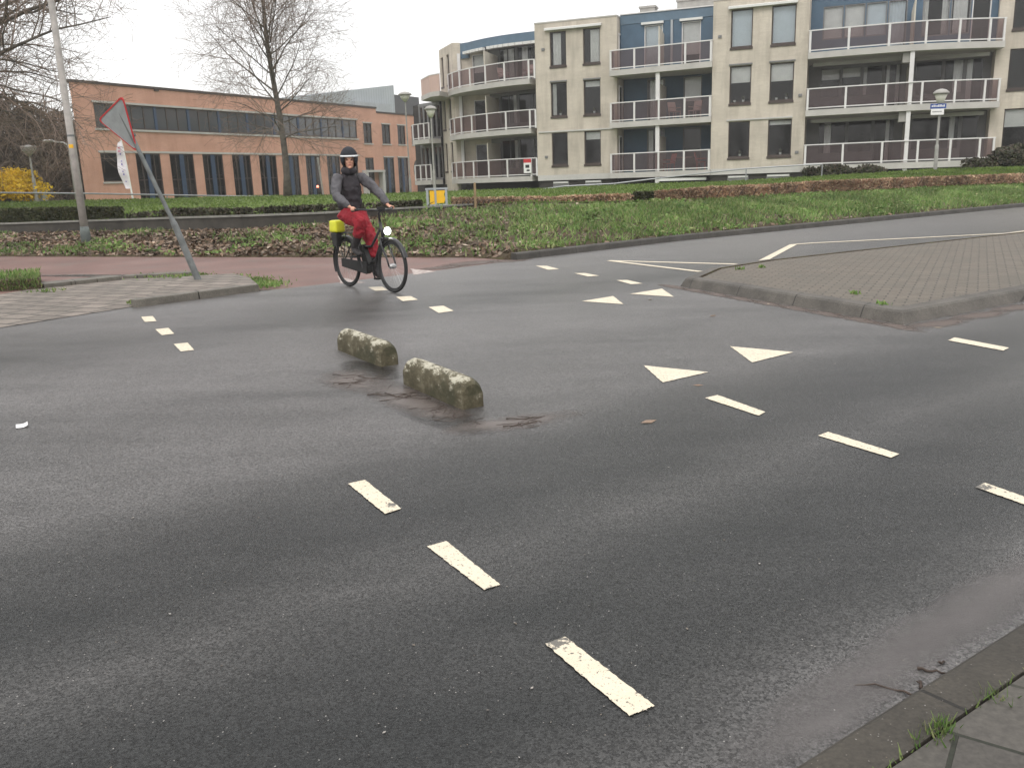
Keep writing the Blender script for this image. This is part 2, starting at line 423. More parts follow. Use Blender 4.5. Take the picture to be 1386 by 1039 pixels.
plain('trouser_red', (.27, .018, .028), .75, .2, 7, spec=.25, bump=.2)
plain('boot_dark', (.028, .025, .026), .7, .2, 9)
plain('skin', (.56, .3, .21), .55, .08, 12)
plain('eye_dark', (.02, .015, .012), .3, .05, 9)
plain('lip', (.33, .11, .09), .5, .05, 9)
plain('bag_yellow', (.62, .62, .03), .5, .1, 8)
plain('bag_black', (.02, .02, .02), .7, .1, 8)
plain('tail_orange', (.5, .06, .01), .4, .1, 8)
plain('paper', (.7, .7, .7), .8, .05, 20)
plain('cap_stone', (.2, .195, .175), .8, .25, 4)
plain('retaining_stone', (.05, .045, .038), .9, .35, 3, bump=.5)
plain('concrete_plain', (.3, .29, .27), .8, .15, 3)
plain('flag_cloth', (.72, .68, .72), .8, .05, 2)
plain('flag_print', (.16, .13, .42), .8, .2, 4)
plain('flag_pink', (.62, .28, .36), .8, .1, 4)
plain('handrail_metal', (.3, .31, .32), .45, .1, 4, metal=.5)
plain('wood_post', (.25, .18, .1), .8, .2, 5)
plain('twig_dark', (.055, .04, .032), .8, .3, 30)
plain('chair_red', (.3, .06, .05), .6, .1, 8)
plain('chair_pale', (.42, .33, .3), .6, .1, 8)
def glass(name, tint=(1, 1, 1), refl=1.0, rough=.03):
    t = NT(name); tr = t.n('ShaderNodeBsdfTransparent'); tr.inputs[0].default_value = (*tint, 1)
    gl = t.n('ShaderNodeBsdfGlossy'); gl.inputs['Roughness'].default_value = rough; gl.inputs['Color'].default_value = (refl, refl, refl, 1)
    fr = t.n('ShaderNodeFresnel'); fr.inputs[0].default_value = 1.5
    mx = t.n('ShaderNodeMixShader'); t.L.new(fr.outputs[0], mx.inputs[0]); t.L.new(tr.outputs[0], mx.inputs[1]); t.L.new(gl.outputs[0], mx.inputs[2])
    t.L.new(mx.outputs[0], t.out.inputs[0]); return t
glass('window_glass', (.95, .96, .96))
def tinted():
    t = NT('tinted_glass'); tr = t.n('ShaderNodeBsdfTransparent'); tr.inputs[0].default_value = (.56, .45, .45, 1)
    df = t.n('ShaderNodeBsdfDiffuse'); df.inputs[0].default_value = (.11, .082, .084, 1)
    mx = t.n('ShaderNodeMixShader'); mx.inputs[0].default_value = .38
    t.L.new(tr.outputs[0], mx.inputs[1]); t.L.new(df.outputs[0], mx.inputs[2])
    gl = t.n('ShaderNodeBsdfGlossy'); gl.inputs['Roughness'].default_value = .15
    m2 = t.n('ShaderNodeMixShader'); m2.inputs[0].default_value = .03
    t.L.new(mx.outputs[0], m2.inputs[1]); t.L.new(gl.outputs[0], m2.inputs[2]); t.L.new(m2.outputs[0], t.out.inputs[0])
tinted()
def emit(name, col, s):
    t = NT(name); t.b.inputs['Emission Color'].default_value = (*col, 1); t.b.inputs['Emission Strength'].default_value = s; return t.m
emit('lamp_lit', (1, 1, 1), 9.0)
emit('tail_lit', (1, .12, .03), 3.0)
def reflect_window():
    t = NT('office_glass'); n = t.noise(.35, 3)
    return t.set(t.mix(n, (.05, .055, .06), (.1, .105, .115)), .12, Specular_IOR_Level=.8)
reflect_window()
def cladding():
    t = NT('seam_cladding'); X, Y, Z = t.sep(t.co())
    w = t.math('FRACT', t.math('MULTIPLY', t.math('ADD', X, Y), 1.6))
    c = t.mix(t.math('LESS_THAN', w, .1), t.mix(t.noise(.6, 3), (.3, .33, .36), (.4, .43, .45)), (.2, .22, .24))
    return t.set(c, .45)
cladding()
M = MAT
# ------------------------------------------------------------------ stations along the bank
def interp(x, pts):
    if x <= pts[0][0]: return pts[0][1]
    for (a, b), (c, d) in zip(pts, pts[1:]):
        if x <= c: return b+(d-b)*(x-a)/(c-a)
    return pts[-1][1]
XS = [-420, -200, 0, 115, 230, 330, 440, 520, 600, 640, 675, 699, 740, 800, 870, 940, 1000, 1100, 1160, 1260, 1386, 1520, 1680]
FY = [(-420, 348), (0, 346), (640, 347), (699, 351)]
KY = [(700, 352), (920, 326), (1386, 280), (1680, 262)]
CF = [(-420, 319, .42), (0, 316, .42), (115, 314, .43), (230, 312, .45), (330, 311, .47), (440, 303, .52), (520, 292, .62), (600, 283, .76), (640, 279, .76), (680, 276, .75), (740, 275, .78), (800, 275, .75), (870, 274, .72), (940, 272, .7), (1000, 269, .68), (1100, 263, .65), (1160, 261, .65), (1260, 256, .63), (1386, 252, .6), (1680, 242, .6)]
CR = [(-420, 278, 40), (0, 274, 40), (115, 271, 42), (230, 268.5, 44), (330, 265, 48), (440, 264, 50), (520, 262, 50), (600, 259, 48), (680, 256, 47), (740, 255, 46), (800, 252, 45), (870, 249, 44), (940, 247, 42.5), (1000, 245, 41), (1100, 239, 39), (1160, 236, 38), (1260, 229.5, 36.5), (1386, 226, 36), (1680, 217, 36)]
CAPY = [(-420, 306), (0, 302), (115, 298), (230, 294), (330, 291), (440, 287), (520, 282), (600, 278), (660, 274)]
ST = []
for x in XS:
    if x < 699.5:
        f = G(x, interp(x, FY), 0.02)
        if x > 690: f = G(700, 352); f = Vector((f.x-.6*.165-.03, f.y+.8*.165, .09))
    else:
        f = G(x, interp(x, KY)); f = Vector((f.x-.6*.165, f.y+.8*.165, .11))
    c = G(x, interp(x, [(a, b) for a, b, _ in CF]), interp(x, [(a, z) for a, _, z in CF]))
    l = D(x, interp(x, [(a, b) for a, b, _ in CR]), interp(x, [(a, z) for a, _, z in CR]))
    ST.append(dict(px=x, F=f, C=c, L=l))
def bank_pt(s, t):                               # s station coordinate, t 0 front .. 1 hedge / wall foot
    i = min(int(s), len(ST)-2); k = s-i
    f = ST[i]['F'].lerp(ST[i+1]['F'], k); c = ST[i]['C'].lerp(ST[i+1]['C'], k)
    p = f.lerp(c, t); p.z += math.sin(math.pi*t)*.05 + .03*math.sin(p.x*2.1+p.y*1.3)*math.sin(math.pi*t)
    return p
def lawn_pt(s, t):
    i = min(int(s), len(ST)-2); k = s-i
    c = ST[i]['B'].lerp(ST[i+1]['B'], k); l = ST[i]['L'].lerp(ST[i+1]['L'], k)
    p = c.lerp(l, t); p.z += .06*math.sin(math.pi*t); return p
for q in ST:
    w = (q['C']-Vector((0, 0, q['C'].z))).normalized()
    x = q['px']
    b = q['C']+Vector((w.x, w.y, 0))*.16
    if x < 640: b.z = D(x, interp(x, CAPY), q['C'].y).z-.05
    else: b.z = q['C'].z+.03
    q['B'] = b
def station(px): 
    for i in range(len(XS)-1):
        if XS[i] <= px <= XS[i+1]: return i+(px-XS[i])/(XS[i+1]-XS[i])
    return 0 if px < XS[0] else len(XS)-1.001
# bank
mb = MB(); NSUB, TR = 3, 11
ss = [i+j/NSUB for i in range(len(ST)-1) for j in range(NSUB)]+[len(ST)-1.0001]
for s in ss:
    q = bank_pt(s, 0); mb.v.append((q.x, q.y, -.06))
    for j in range(TR): mb.v.append(tuple(bank_pt(s, j/(TR-1))))
for i in range(len(ss)-1):
    for j in range(TR): a = i*(TR+1)+j; mb.f.append((a, a+TR+1, a+TR+2, a+1)); mb.m.append(0)
tag(mb.build('verge_bank', M['bank_soil'], smooth=True), kind='structure')
mb = MB(); TR = 8
for s in ss:
    for j in range(TR+1): mb.v.append(tuple(lawn_pt(s, j/TR)))
    i = min(int(s), len(ST)-2); l = lawn_pt(s, 1); w = Vector((l.x, l.y, 0)).normalized()
    mb.v.append((l.x+w.x*5, l.y+w.y*5, l.z-.12)); mb.v.append((l.x+w.x*60, l.y+w.y*60, l.z-.35)); 
TR += 2
for i in range(len(ss)-1):
    for j in range(TR): a = i*(TR+1)+j; mb.f.append((a, a+TR+1, a+TR+2, a+1)); mb.m.append(0)
tag(mb.build('lawn_ground', M['lawn'], smooth=True), kind='structure')
# earth sheet to the horizon
mb = MB(); mb.quad((-420, -160, -.03), (420, -160, -.03), (420, 620, -.03), (-420, 620, -.03))
tag(mb.build('ground', M['earth']), kind='structure')

# ------------------------------------------------------------------ road
kend = KA+KE*40; kst = KA-KE*30
far = [G(x, interp(x, KY)-1) for x in (1680, 1386, 1150, 920, 720)]
left = [G(700, 352), G(585, 367), G(460, 382), G(381, 391), G(350, 394), G(185, 414), G(0, 443)]
ldir = (left[-1]-left[-2]).normalized()
fdir = (far[0]-far[1]).normalized()
poly = [kst, kend, kend+fdir*60+Vector((0, 25, 0)), far[0]+fdir*120] + far + left + [left[-1]+ldir*40]
bm = bmesh.new(); vs = [bm.verts.new((p.x, p.y, 0)) for p in poly]; fc = bm.faces.new(vs); bm.normal_update()
if fc.normal.z < 0: fc.normal_flip()
bmesh.ops.triangulate(bm, faces=bm.faces[:])
me = bpy.data.meshes.new('road'); bm.to_mesh(me); bm.free(); me.materials.append(M['asphalt'])
road = bpy.data.objects.new('road', me); COL.objects.link(road); tag(road, kind='structure')

def sheet(name, pts, z, mat, parent=None, cut=.25):
    """flat polygon lying on the ground"""
    bm = bmesh.new(); f = bm.faces.new([bm.verts.new((p.x, p.y, z)) for p in pts]); bm.normal_update()
    if f.normal.z < 0: f.normal_flip()
    bmesh.ops.triangulate(bm, faces=bm.faces[:])
    me = bpy.data.meshes.new(name); bm.to_mesh(me); bm.free(); me.materials.append(mat)
    o = bpy.data.objects.new(name, me); COL.objects.link(o); o.parent = parent; return o
def ragged(pts, amp=.006, n=14):
    out = []
    for a, b in zip(pts, pts[1:]+pts[:1]):
        for k in range(n):
            p = a.lerp(b, k/n)
            if k: p = p+Vector((rng.uniform(-amp, amp), rng.uniform(-amp, amp), 0))
            out.append(p)
    return out
DASH = [
 ('long white dash nearest the camera with a worn end', [(738, 872), (765, 862), (886, 956), (852, 970)]),
 ('cream dash second from the camera with a chipped end', [(578, 740), (604, 733), (677, 792), (655, 799)]),
 ('white dash below the stone blocks', [(471, 655), (494, 650), (543, 689), (521, 696)]),
 ('small dash nearest the left pavement', [(191, 429), (207, 428), (212, 435), (196, 436)]),
 ('middle of the three small dashes by the left pavement', [(210, 446), (228, 444), (236, 452), (219, 454)]),
 ('third small dash from the left pavement', [(235, 466), (254, 464), (263, 474), (245, 476)]),
 ('small dash between the bicycle wheels', [(498, 389), (517, 388), (525, 393), (508, 394)]),
 ('small dash just past the front wheel', [(536, 402), (556, 401), (566, 406), (545, 408)]),
 ('small dash third from the bicycle', [(580, 416), (600, 414), (614, 421), (594, 424)]),
 ('white dash below the two big triangles', [(954, 539), (971, 535), (1036, 558), (1027, 563)]),
 ('cream dash at right centre of the road', [(1107, 590), (1121, 585), (1217, 615), (1206, 620)]),
 ('white dash running off the right edge', [(1320, 660), (1333, 654), (1430, 688), (1417, 694)]),
 ('white dash beside the island kerb', [(1283, 461), (1292, 457), (1366, 471), (1358, 475)]),
 ('far thin dash nearest the verge kerb', [(725, 360), (740, 360), (757, 364.5), (742, 365.5)]),
 ('far thin dash in the middle', [(777, 370), (792, 369.8), (811, 373.5), (796, 374.5)]),
 ('far thin dash nearest the island', [(834, 379.5), (849, 379.2), (870, 384), (854, 385)]),
]
for lab, q in DASH:
    o = sheet('dash_marking', ragged([G(*p) for p in q], .0022, 30), .004, M['road_paint'], road); o['label'] = lab
TRI = [
 ('big cream triangle left of the larger pair', [(871, 495), (959, 504), (897, 518)]),
 ('big cream triangle right of the larger pair', [(988, 469), (1074, 477), (1018, 491)]),
 ('smaller cream triangle left of the far pair', [(787, 408), (830, 401), (844, 412)]),
 ('smaller cream triangle beside the island nose', [(853, 398), (896, 391), (912, 402)])]
for lab, q in TRI:
    o = sheet('yield_triangle', ragged([G(*p) for p in q], .003, 24), .004, M['road_paint'], road); o['label'] = lab
# thin hatching line with its kink
def stripe(pts, w):
    L = []; Rr = []
    for i, p in enumerate(pts):
        t = (pts[min(i+1, len(pts)-1)]-pts[max(i-1, 0)]).normalized(); n = Vector((-t.y, t.x, 0)); L.append(p+n*w/2); Rr.append(p-n*w/2)
    return L+Rr[::-1]
o = sheet('hatch_line', stripe([G(823, 353), G(1026, 358.5)], .13), .004, M['road_paint'], road)
o = sheet('hatch_line', stripe([G(1020, 359.8), G(1074, 331.3), G(1100, 329.4), G(1363, 316.3), G(1392, 312.5), G(1500, 305)], .14), .008, M['road_paint'], road)
o = sheet('hatch_line', stripe([G(826, 353.3), G(948, 368)], .11), .006, M['road_paint'], road)

# ------------------------------------------------------------------ red cycle path
back = [q['F'] for q in ST if q['px'] <= 641]
front = [G(700, 352), G(585, 367), G(460, 382), G(381, 391), G(340, 393), G(187, 411), G(0, 440), G(-260, 470)]
pp = back[::-1]+[b for b in [back[0]+Vector((-6, 3, 0))]]
path_poly = [Vector((p.x, p.y, 0)) for p in back]+[G(699, 351)]+[p for p in front]+[back[0]+Vector((-4, -1.5, 0))]
tag(sheet('cycle_path', path_poly, -.004, M['red_asphalt']), kind='structure')
cp = bpy.data.objects['cycle_path']
for q in ([(556, 364), (560, 372.5), (592, 367.5)], [(458, 374), (461, 384), (494, 383)]):
    o = sheet('path_triangle', ragged([G(*p) for p in q], .02), .003, M['worn_paint'], cp)
# dirt strewn along the back of the path
# ------------------------------------------------------------------ far kerb
kp = [G(x, interp(x, KY)) for x in (700, 760, 840, 920, 1030, 1150, 1270, 1386, 1530, 1680)]
mb = MB()
kb = []
for i, p in enumerate(kp):
    t = (kp[min(i+1, len(kp)-1)]-kp[max(i-1, 0)]).normalized(); n = Vector((-t.y, t.x, 0)); kb.append((p, n))
sec = [(0, -.02), (.02, .10), (.04, .12), (.16, .125), (.17, -.02)]
for p, n in kb:
    for a, z in sec: q = p+n*a; mb.v.append((q.x, q.y, z))
k = len(sec)
for i in range(len(kb)-1):
    for j in range(k-1): mb.f.append((i*k+j, (i+1)*k+j, (i+1)*k+j+1, i*k+j+1)); mb.m.append(0)
mb.f.append(tuple(range(k))); mb.m.append(0)
tag(mb.build('verge_kerb', M['dark_kerb']), kind='structure')

# ------------------------------------------------------------------ near kerb and pavement
mb = MB()
def kp2(s, a, z): q = KA+KE*s+KN*(-a); return (q.x, q.y, z)
sec = [(-.004, -.02), (.012, .035), (.03, .05), (.148, .053), (.15, -.02)]
for s in (-30, 40):
    for a, z in sec: mb.v.append(kp2(s, a, z))
for j in range(4): mb.f.append((j, 5+j, 6+j, j+1)); mb.m.append(0)
tag(mb.build('near_kerb', M['near_kerb']), kind='structure')
mb = MB(); mb.quad(kp2(-30, .156, .05), kp2(-30, 8, .05), kp2(40, 8, .05), kp2(40, .156, .05))
tag(mb.build('near_pavement', M['near_tiles']), kind='structure')

# ------------------------------------------------------------------ left pavement corner
zt = .10
flush = [G(0, 444), G(185, 414.5), G(187, 408), G(345, 386), G(320, 381), G(255, 374.5), G(166, 377), G(62, 388), G(0, 399), G(-300, 440), G(-300, 500)]
tag(sheet('pavement', flush, .006, M['tile_paving']), kind='structure')
mb = MB()                                           # raised slab with a kerb edge
rp = [G(187, 415.5), G(350, 393), G(338, 382.5), G(316, 377), G(250, 381)]
mb.prism([(p.x, p.y) for p in rp], -.02, .085)
tag(mb.build('raised_pavement', M['tile_paving']), kind='structure')
mb = MB()
a, b = G(187, 416), G(351, 394); t = (b-a).normalized(); n = Vector((-t.y, t.x, 0))
a2 = a-t*.02
for (s0, s1) in ((0, .48), (.485, 1.0)):
    p, q = a2.lerp(b, s0), a2.lerp(b, s1)
    mb.hexa([(p.x-n.x*.01, p.y-n.y*.01, -.02), (q.x-n.x*.01, q.y-n.y*.01, -.02), (q.x+n.x*.14, q.y+n.y*.14, -.02), (p.x+n.x*.14, p.y+n.y*.14, -.02),
             (p.x, p.y, .1), (q.x, q.y, .1), (q.x+n.x*.14, q.y+n.y*.14, .1), (p.x+n.x*.14, p.y+n.y*.14, .1)])
tag(mb.build('pavement_kerb', M['kerb_concrete'], bevel=.012), kind='structure')
mb = MB()                                           # two low slab rows along the path
for (p0, p1, w, z) in (((60, 390.5), (166, 379), .42, .07), ((166, 378), (262, 373), .22, .06)):
    a, b = G(*p0), G(*p1); t = (b-a).normalized(); n = Vector((-t.y, t.x, 0)); k = 3
    for i in range(k):
        p, q = a.lerp(b, i/k+.004), a.lerp(b, (i+1)/k-.004)
        mb.hexa([(p.x, p.y, -.02), (q.x, q.y, -.02), (q.x+n.x*w, q.y+n.y*w, -.02), (p.x+n.x*w, p.y+n.y*w, -.02), (p.x, p.y, z), (q.x, q.y, z), (q.x+n.x*w, q.y+n.y*w, z), (p.x+n.x*w, p.y+n.y*w, z)])
tag(mb.build('path_edging', M['kerb_concrete'], bevel=.012), kind='structure')

# ------------------------------------------------------------------ traffic island
nose, cor, rgt = G(919, 387.5), G(1222, 440), G(1386, 408)
rd = (rgt-cor).normalized(); rgt = cor+rd*14
bk0, bk1 = G(952, 373), G(1026, 361); bdir = (G(1386, 320)-bk1).normalized(); bk2 = bk1+bdir*16
outer = [nose, cor, rgt, bk2, bk1, bk0]
cen = sum(outer, Vector())/len(outer)
def inset(poly, d):
    out = []; n = len(poly)
    for i in range(n):
        p0, p, p1 = poly[i-1], poly[i], poly[(i+1) % n]
        e0, e1 = (p-p0).normalized(), (p1-p).normalized(); n0, n1 = Vector((-e0.y, e0.x, 0)), Vector((-e1.y, e1.x, 0))
        m = (n0+n1); m = m/max(.35, m.dot(n0)) if m.length > 1e-6 else n0
        out.append(p+m*d)
    return out
il = empty('traffic_island', (cen.x, cen.y, 0))
tag(il, 'raised traffic island paved in brown bricks with a sloping concrete kerb', 'traffic island')
mb = MB(); rings = [(inset(outer, 0), -.02), (inset(outer, .075), .095), (inset(outer, .1), .112), (inset(outer, .235), .118), (inset(outer, .245), .07), (inset(outer, .31), .065)]
n = len(outer)
for rgn, z in rings:
    for p in rgn: mb.v.append((p.x, p.y, z))
for i in range(len(rings)-1):
    for j in range(n): j2 = (j+1) % n; mb.f.append((i*n+j, i*n+j2, (i+1)*n+j2, (i+1)*n+j)); mb.m.append(1 if i >= 3 else 0)
mb.build('kerb', [M['island_kerb'], M['bank_soil']], il, rel=cen)
mb = MB(); ip = inset(outer, .275); mb.add([(p.x, p.y, .108) for p in ip], [tuple(range(n))])
mb.build('brick_paving', M['island_bricks'], il, rel=(cen.x, cen.y, 0))

# ------------------------------------------------------------------ retaining wall on the left
wl = [q for q in ST if q['px'] <= 660]
mb = MB(); cb = MB()
for i in range(len(wl)-1):
    a, b = wl[i]['C'], wl[i+1]['C']
    za = D(wl[i]['px'], interp(wl[i]['px'], CAPY), a.y).z; zb = D(wl[i+1]['px'], interp(wl[i+1]['px'], CAPY), b.y).z
    t = (b-a).normalized(); n = Vector((-t.y, t.x, 0)); n.z = 0
    def pr(m, d0, d1, a0, b0, a1, b1):
        m.hexa([(a.x+n.x*d0, a.y+n.y*d0, a0), (b.x+n.x*d0, b.y+n.y*d0, b0), (b.x+n.x*d1, b.y+n.y*d1, b0), (a.x+n.x*d1, a.y+n.y*d1, a0),
                (a.x+n.x*d0, a.y+n.y*d0, a1), (b.x+n.x*d0, b.y+n.y*d0, b1), (b.x+n.x*d1, b.y+n.y*d1, b1), (a.x+n.x*d1, a.y+n.y*d1, a1)])
    pr(mb, .0, .14, a.z-.4, b.z-.4, za-.045, zb-.045)
    pr(cb, -.03, .2, za-.045, zb-.045, za, zb)
w = empty('retaining_wall', wl[4]['C']); tag(w, 'long dark retaining wall with a pale flat cap behind the leafy bank', 'wall')
mb.build('wall_face', M['retaining_stone'], w, rel=wl[4]['C']); cb.build('coping', M['cap_stone'], w, rel=wl[4]['C'])
# ------------------------------------------------------------------ beige apartment building
th = -.365
B0 = Plane((2.812, 51.987), (2.812+math.cos(th), 51.987+math.sin(th)))
B1, B2, B3 = B0.off(-.5), B0.off(.8), B0.off(-.9)
bl = B0.pt(6, -6, .9)
bei = empty('apartment_building', bl); tag(bei, 'pale beige brick apartment building with three rows of brown glass balconies', 'apartment building')
def BP(m, name, mat, parent=bei, **k): return m.build(name, mat, parent, rel=bl, **k)
def sub(m, name, mat, parent, **k):
    return m.build(name, mat, parent, rel=bl, **k)

def wall_holes(m, P, u0, u1, z0, z1, holes, rev=.16, v=0.0, mi=0):
    us = sorted(set([u0, u1]+[h[0] for h in holes]+[h[1] for h in holes])); zs = sorted(set([z0, z1]+[h[2] for h in holes]+[h[3] for h in holes]))
    us = [u for u in us if u0 <= u <= u1]; zs = [z for z in zs if z0 <= z <= z1]
    for a, b in zip(us, us[1:]):
        for c, d in zip(zs, zs[1:]):
            cu, cz = (a+b)/2, (c+d)/2
            if any(h[0] < cu < h[1] and h[2] < cz < h[3] for h in holes): continue
            m.quad(P.pt(a, v, c), P.pt(b, v, c), P.pt(b, v, d), P.pt(a, v, d), mi)
    for a, b, c, d in [h[:4] for h in holes]:
        for q in ((a, c, a, d), (b, d, b, c), (a, d, b, d), (b, c, a, c)):
            m.quad(P.pt(q[0], v, q[1]), P.pt(q[0], v-rev, q[1]), P.pt(q[2], v-rev, q[3]), P.pt(q[2], v, q[3]), mi)

def window(P, a, b, c, d, dressing=None, frame='brown_frame', rev=.1, parent=bei, sill=True, glassmat='window_glass', fw=.055, mull=0):
    m = MB(); v1 = -rev; v0 = -rev-.06
    m.fbox(P, a, a+fw, v0, v1, c, d); m.fbox(P, b-fw, b, v0, v1, c, d); m.fbox(P, a+fw, b-fw, v0, v1, d-fw, d); m.fbox(P, a+fw, b-fw, v0, v1, c, c+fw*1.3)
    for i in range(mull):
        u = a+(b-a)*(i+1)/(mull+1); m.fbox(P, u-fw/2, u+fw/2, v0, v1-.004, c+fw*1.3, d-fw)
    w = BP(m, 'window', M[frame], parent)
    g = MB(); g.quad(P.pt(a+fw, v0+.03, c+fw), P.pt(b-fw, v0+.03, c+fw), P.pt(b-fw, v0+.03, d-fw), P.pt(a+fw, v0+.03, d-fw)); sub(g, 'pane', M[glassmat], w)
    if sill:
        s = MB(); s.fbox(P, a-.03, b+.03, -rev, .05, c-.12, c-.002); sub(s, 'sill', M[frame], w)
    if dressing: dress(P, a+fw, b-fw, c+fw, d-fw, v0-.12, dressing, w)
    return w
def dress(P, a, b, c, d, v, kind, w):
    if kind[0] == 'blind':                         # drawn down a fraction
        z = d-(d-c)*kind[1]; m = MB(); m.fbox(P, a, b, v, v+.012, z, d); m.fbox(P, a, b, v-.01, v+.022, z-.03, z)
        sub(m, 'blind', M[kind[2] if len(kind) > 2 else 'curtain'], w)
    else:                                           # curtains at given spans
        m = MB()
        for (s0, s1) in kind[1]:
            n = max(6, int((s1-s0)*(b-a)*14)); x0, x1 = a+(b-a)*s0, a+(b-a)*s1
            for i in range(n):
                p, q = x0+(x1-x0)*i/n, x0+(x1-x0)*(i+1)/n; vp, vq = v-.03*(i % 2), v-.03*((i+1) % 2)
                m.quad(P.pt(p, vp, c), P.pt(q, vq, c), P.pt(q, vq, d), P.pt(p, vp, d))
        sub(m, 'curtain', M[kind[2] if len(kind) > 2 else 'curtain'], w)

SILL = [2.27, 5.06, 7.86]; HEAD = [4.13, 6.95, 9.74]; ZS = [1.40, 4.18, 6.98]       # slab undersides
RT = 10.24
def bay(P, u0, u1, ws, ret_l, ret_r, dressings):
    m = MB(); holes = [(a, b, SILL[f], HEAD[f]) for a, b in ws for f in range(3)]
    wall_holes(m, P, u0, u1, 1.40, RT, holes)
    m.quad(P.pt(u0, -ret_l, 1.40), P.pt(u0, 0, 1.40), P.pt(u0, 0, RT), P.pt(u0, -ret_l, RT)); m.quad(P.pt(u1, 0, 1.40), P.pt(u1, -ret_r, 1.40), P.pt(u1, -ret_r, RT), P.pt(u1, 0, RT))
    BP(m, 'brick_wall', M['beige_brick'])
    m = MB(); m.fbox(P, u0-.02, u1+.02, -4, .03, RT, RT+.07); BP(m, 'roof_edge', M['slab_concrete'])
    m = MB(); m.fbox(P, u0-.005, u1+.005, -.3, .02, 1.40, 1.71); BP(m, 'plinth_band', M['white_render'])
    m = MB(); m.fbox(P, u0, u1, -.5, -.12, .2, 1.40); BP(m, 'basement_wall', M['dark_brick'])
    for a, b in ws:
        f = MB(); f.fbox(P, a, b, -.12, -.09, .86, 1.33); bw = BP(f, 'basement_window', M['grey_frame'])
        f = MB(); f.fbox(P, a+.04, b-.04, -.09, -.04, 1.22, 1.31); sub(f, 'light_strip', M['awning_cloth'], bw)
    for wi, (a, b) in enumerate(ws):
        for f in range(3): window(P, a, b, SILL[f], HEAD[f], dressings[wi][f])
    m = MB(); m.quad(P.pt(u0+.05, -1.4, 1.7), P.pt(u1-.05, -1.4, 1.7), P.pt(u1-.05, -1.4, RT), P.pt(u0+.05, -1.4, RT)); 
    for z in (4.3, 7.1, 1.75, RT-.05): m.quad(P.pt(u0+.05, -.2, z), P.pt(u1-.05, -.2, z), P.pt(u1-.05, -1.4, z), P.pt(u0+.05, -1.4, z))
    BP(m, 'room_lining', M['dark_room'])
d1 = [[('cur', [(0, .42)], 'curtain'), ('cur', [(.15, .75)], 'curtain'), ('cur', [(0, .25), (.35, .9)], 'curtain')][::1],
      [('blind', .3), ('cur', [(.1, .3)]), ('cur', [(.45, 1)])]]
d1 = [[None, ('cur', [(.0, .25)]), ('cur', [(.08, .62)])], [('blind', .22), ('blind', .15), ('cur', [(.35, 1.0)])]]
bay(B1, -1.06, 3.83, [(-.15, .84), (1.85, 2.85)], 3.0, 2.6, d1)
d2 = [[None, ('blind', .42), ('blind', .98, 'blue_blind')], [('blind', .1), ('blind', .45), ('blind', .98, 'blue_blind')]]
bay(B2, 9.33, 14.14, [(10.25, 11.36), (12.3, 13.5)], 2.9, 2.8, d2)
d3 = [[('blind', .45), None, None], [None, None, ('blind', .5)]]
bay(B3, 22.92, 28.2, [(23.55, 24.6), (25.9, 27.0)], 2.0, 2.0, d3)

# little plant pots on two mid sills are too small to read; awnings and string courses
def awning(P, a, b, z, dep=.22, h=.13, name='awning'):
    m = MB(); m.hexa([P.pt(a, dep, z-.04), P.pt(b, dep, z-.04), P.pt(b, .0, z), P.pt(a, .0, z), P.pt(a, dep, z+h-.06), P.pt(b, dep, z+h-.06), P.pt(b, 0, z+h), P.pt(a, 0, z+h)])
    BP(m, name, M['awning_cloth'])
awning(B1, -.42, 2.95, 9.84); awning(B2, 10.12, 13.55, 9.79)
for P, a, b, z, n in ((B1, -.95, 3.8, 4.17, 'rolled_awning'), (B2, 10.15, 13.5, 4.18, 'rolled_awning'), (B1, -.17, .86, 6.97, 'window_head'), (B1, 1.83, 2.87, 6.97, 'window_head'), (B2, 10.2, 11.4, 6.98, 'window_head'), (B2, 12.25, 13.55, 6.98, 'window_head')):
    m = MB(); m.fbox(P, a, b, 0, .07, z, z+.075); BP(m, n, M['white_render'] if n != 'window_head' else M['grey_frame'])

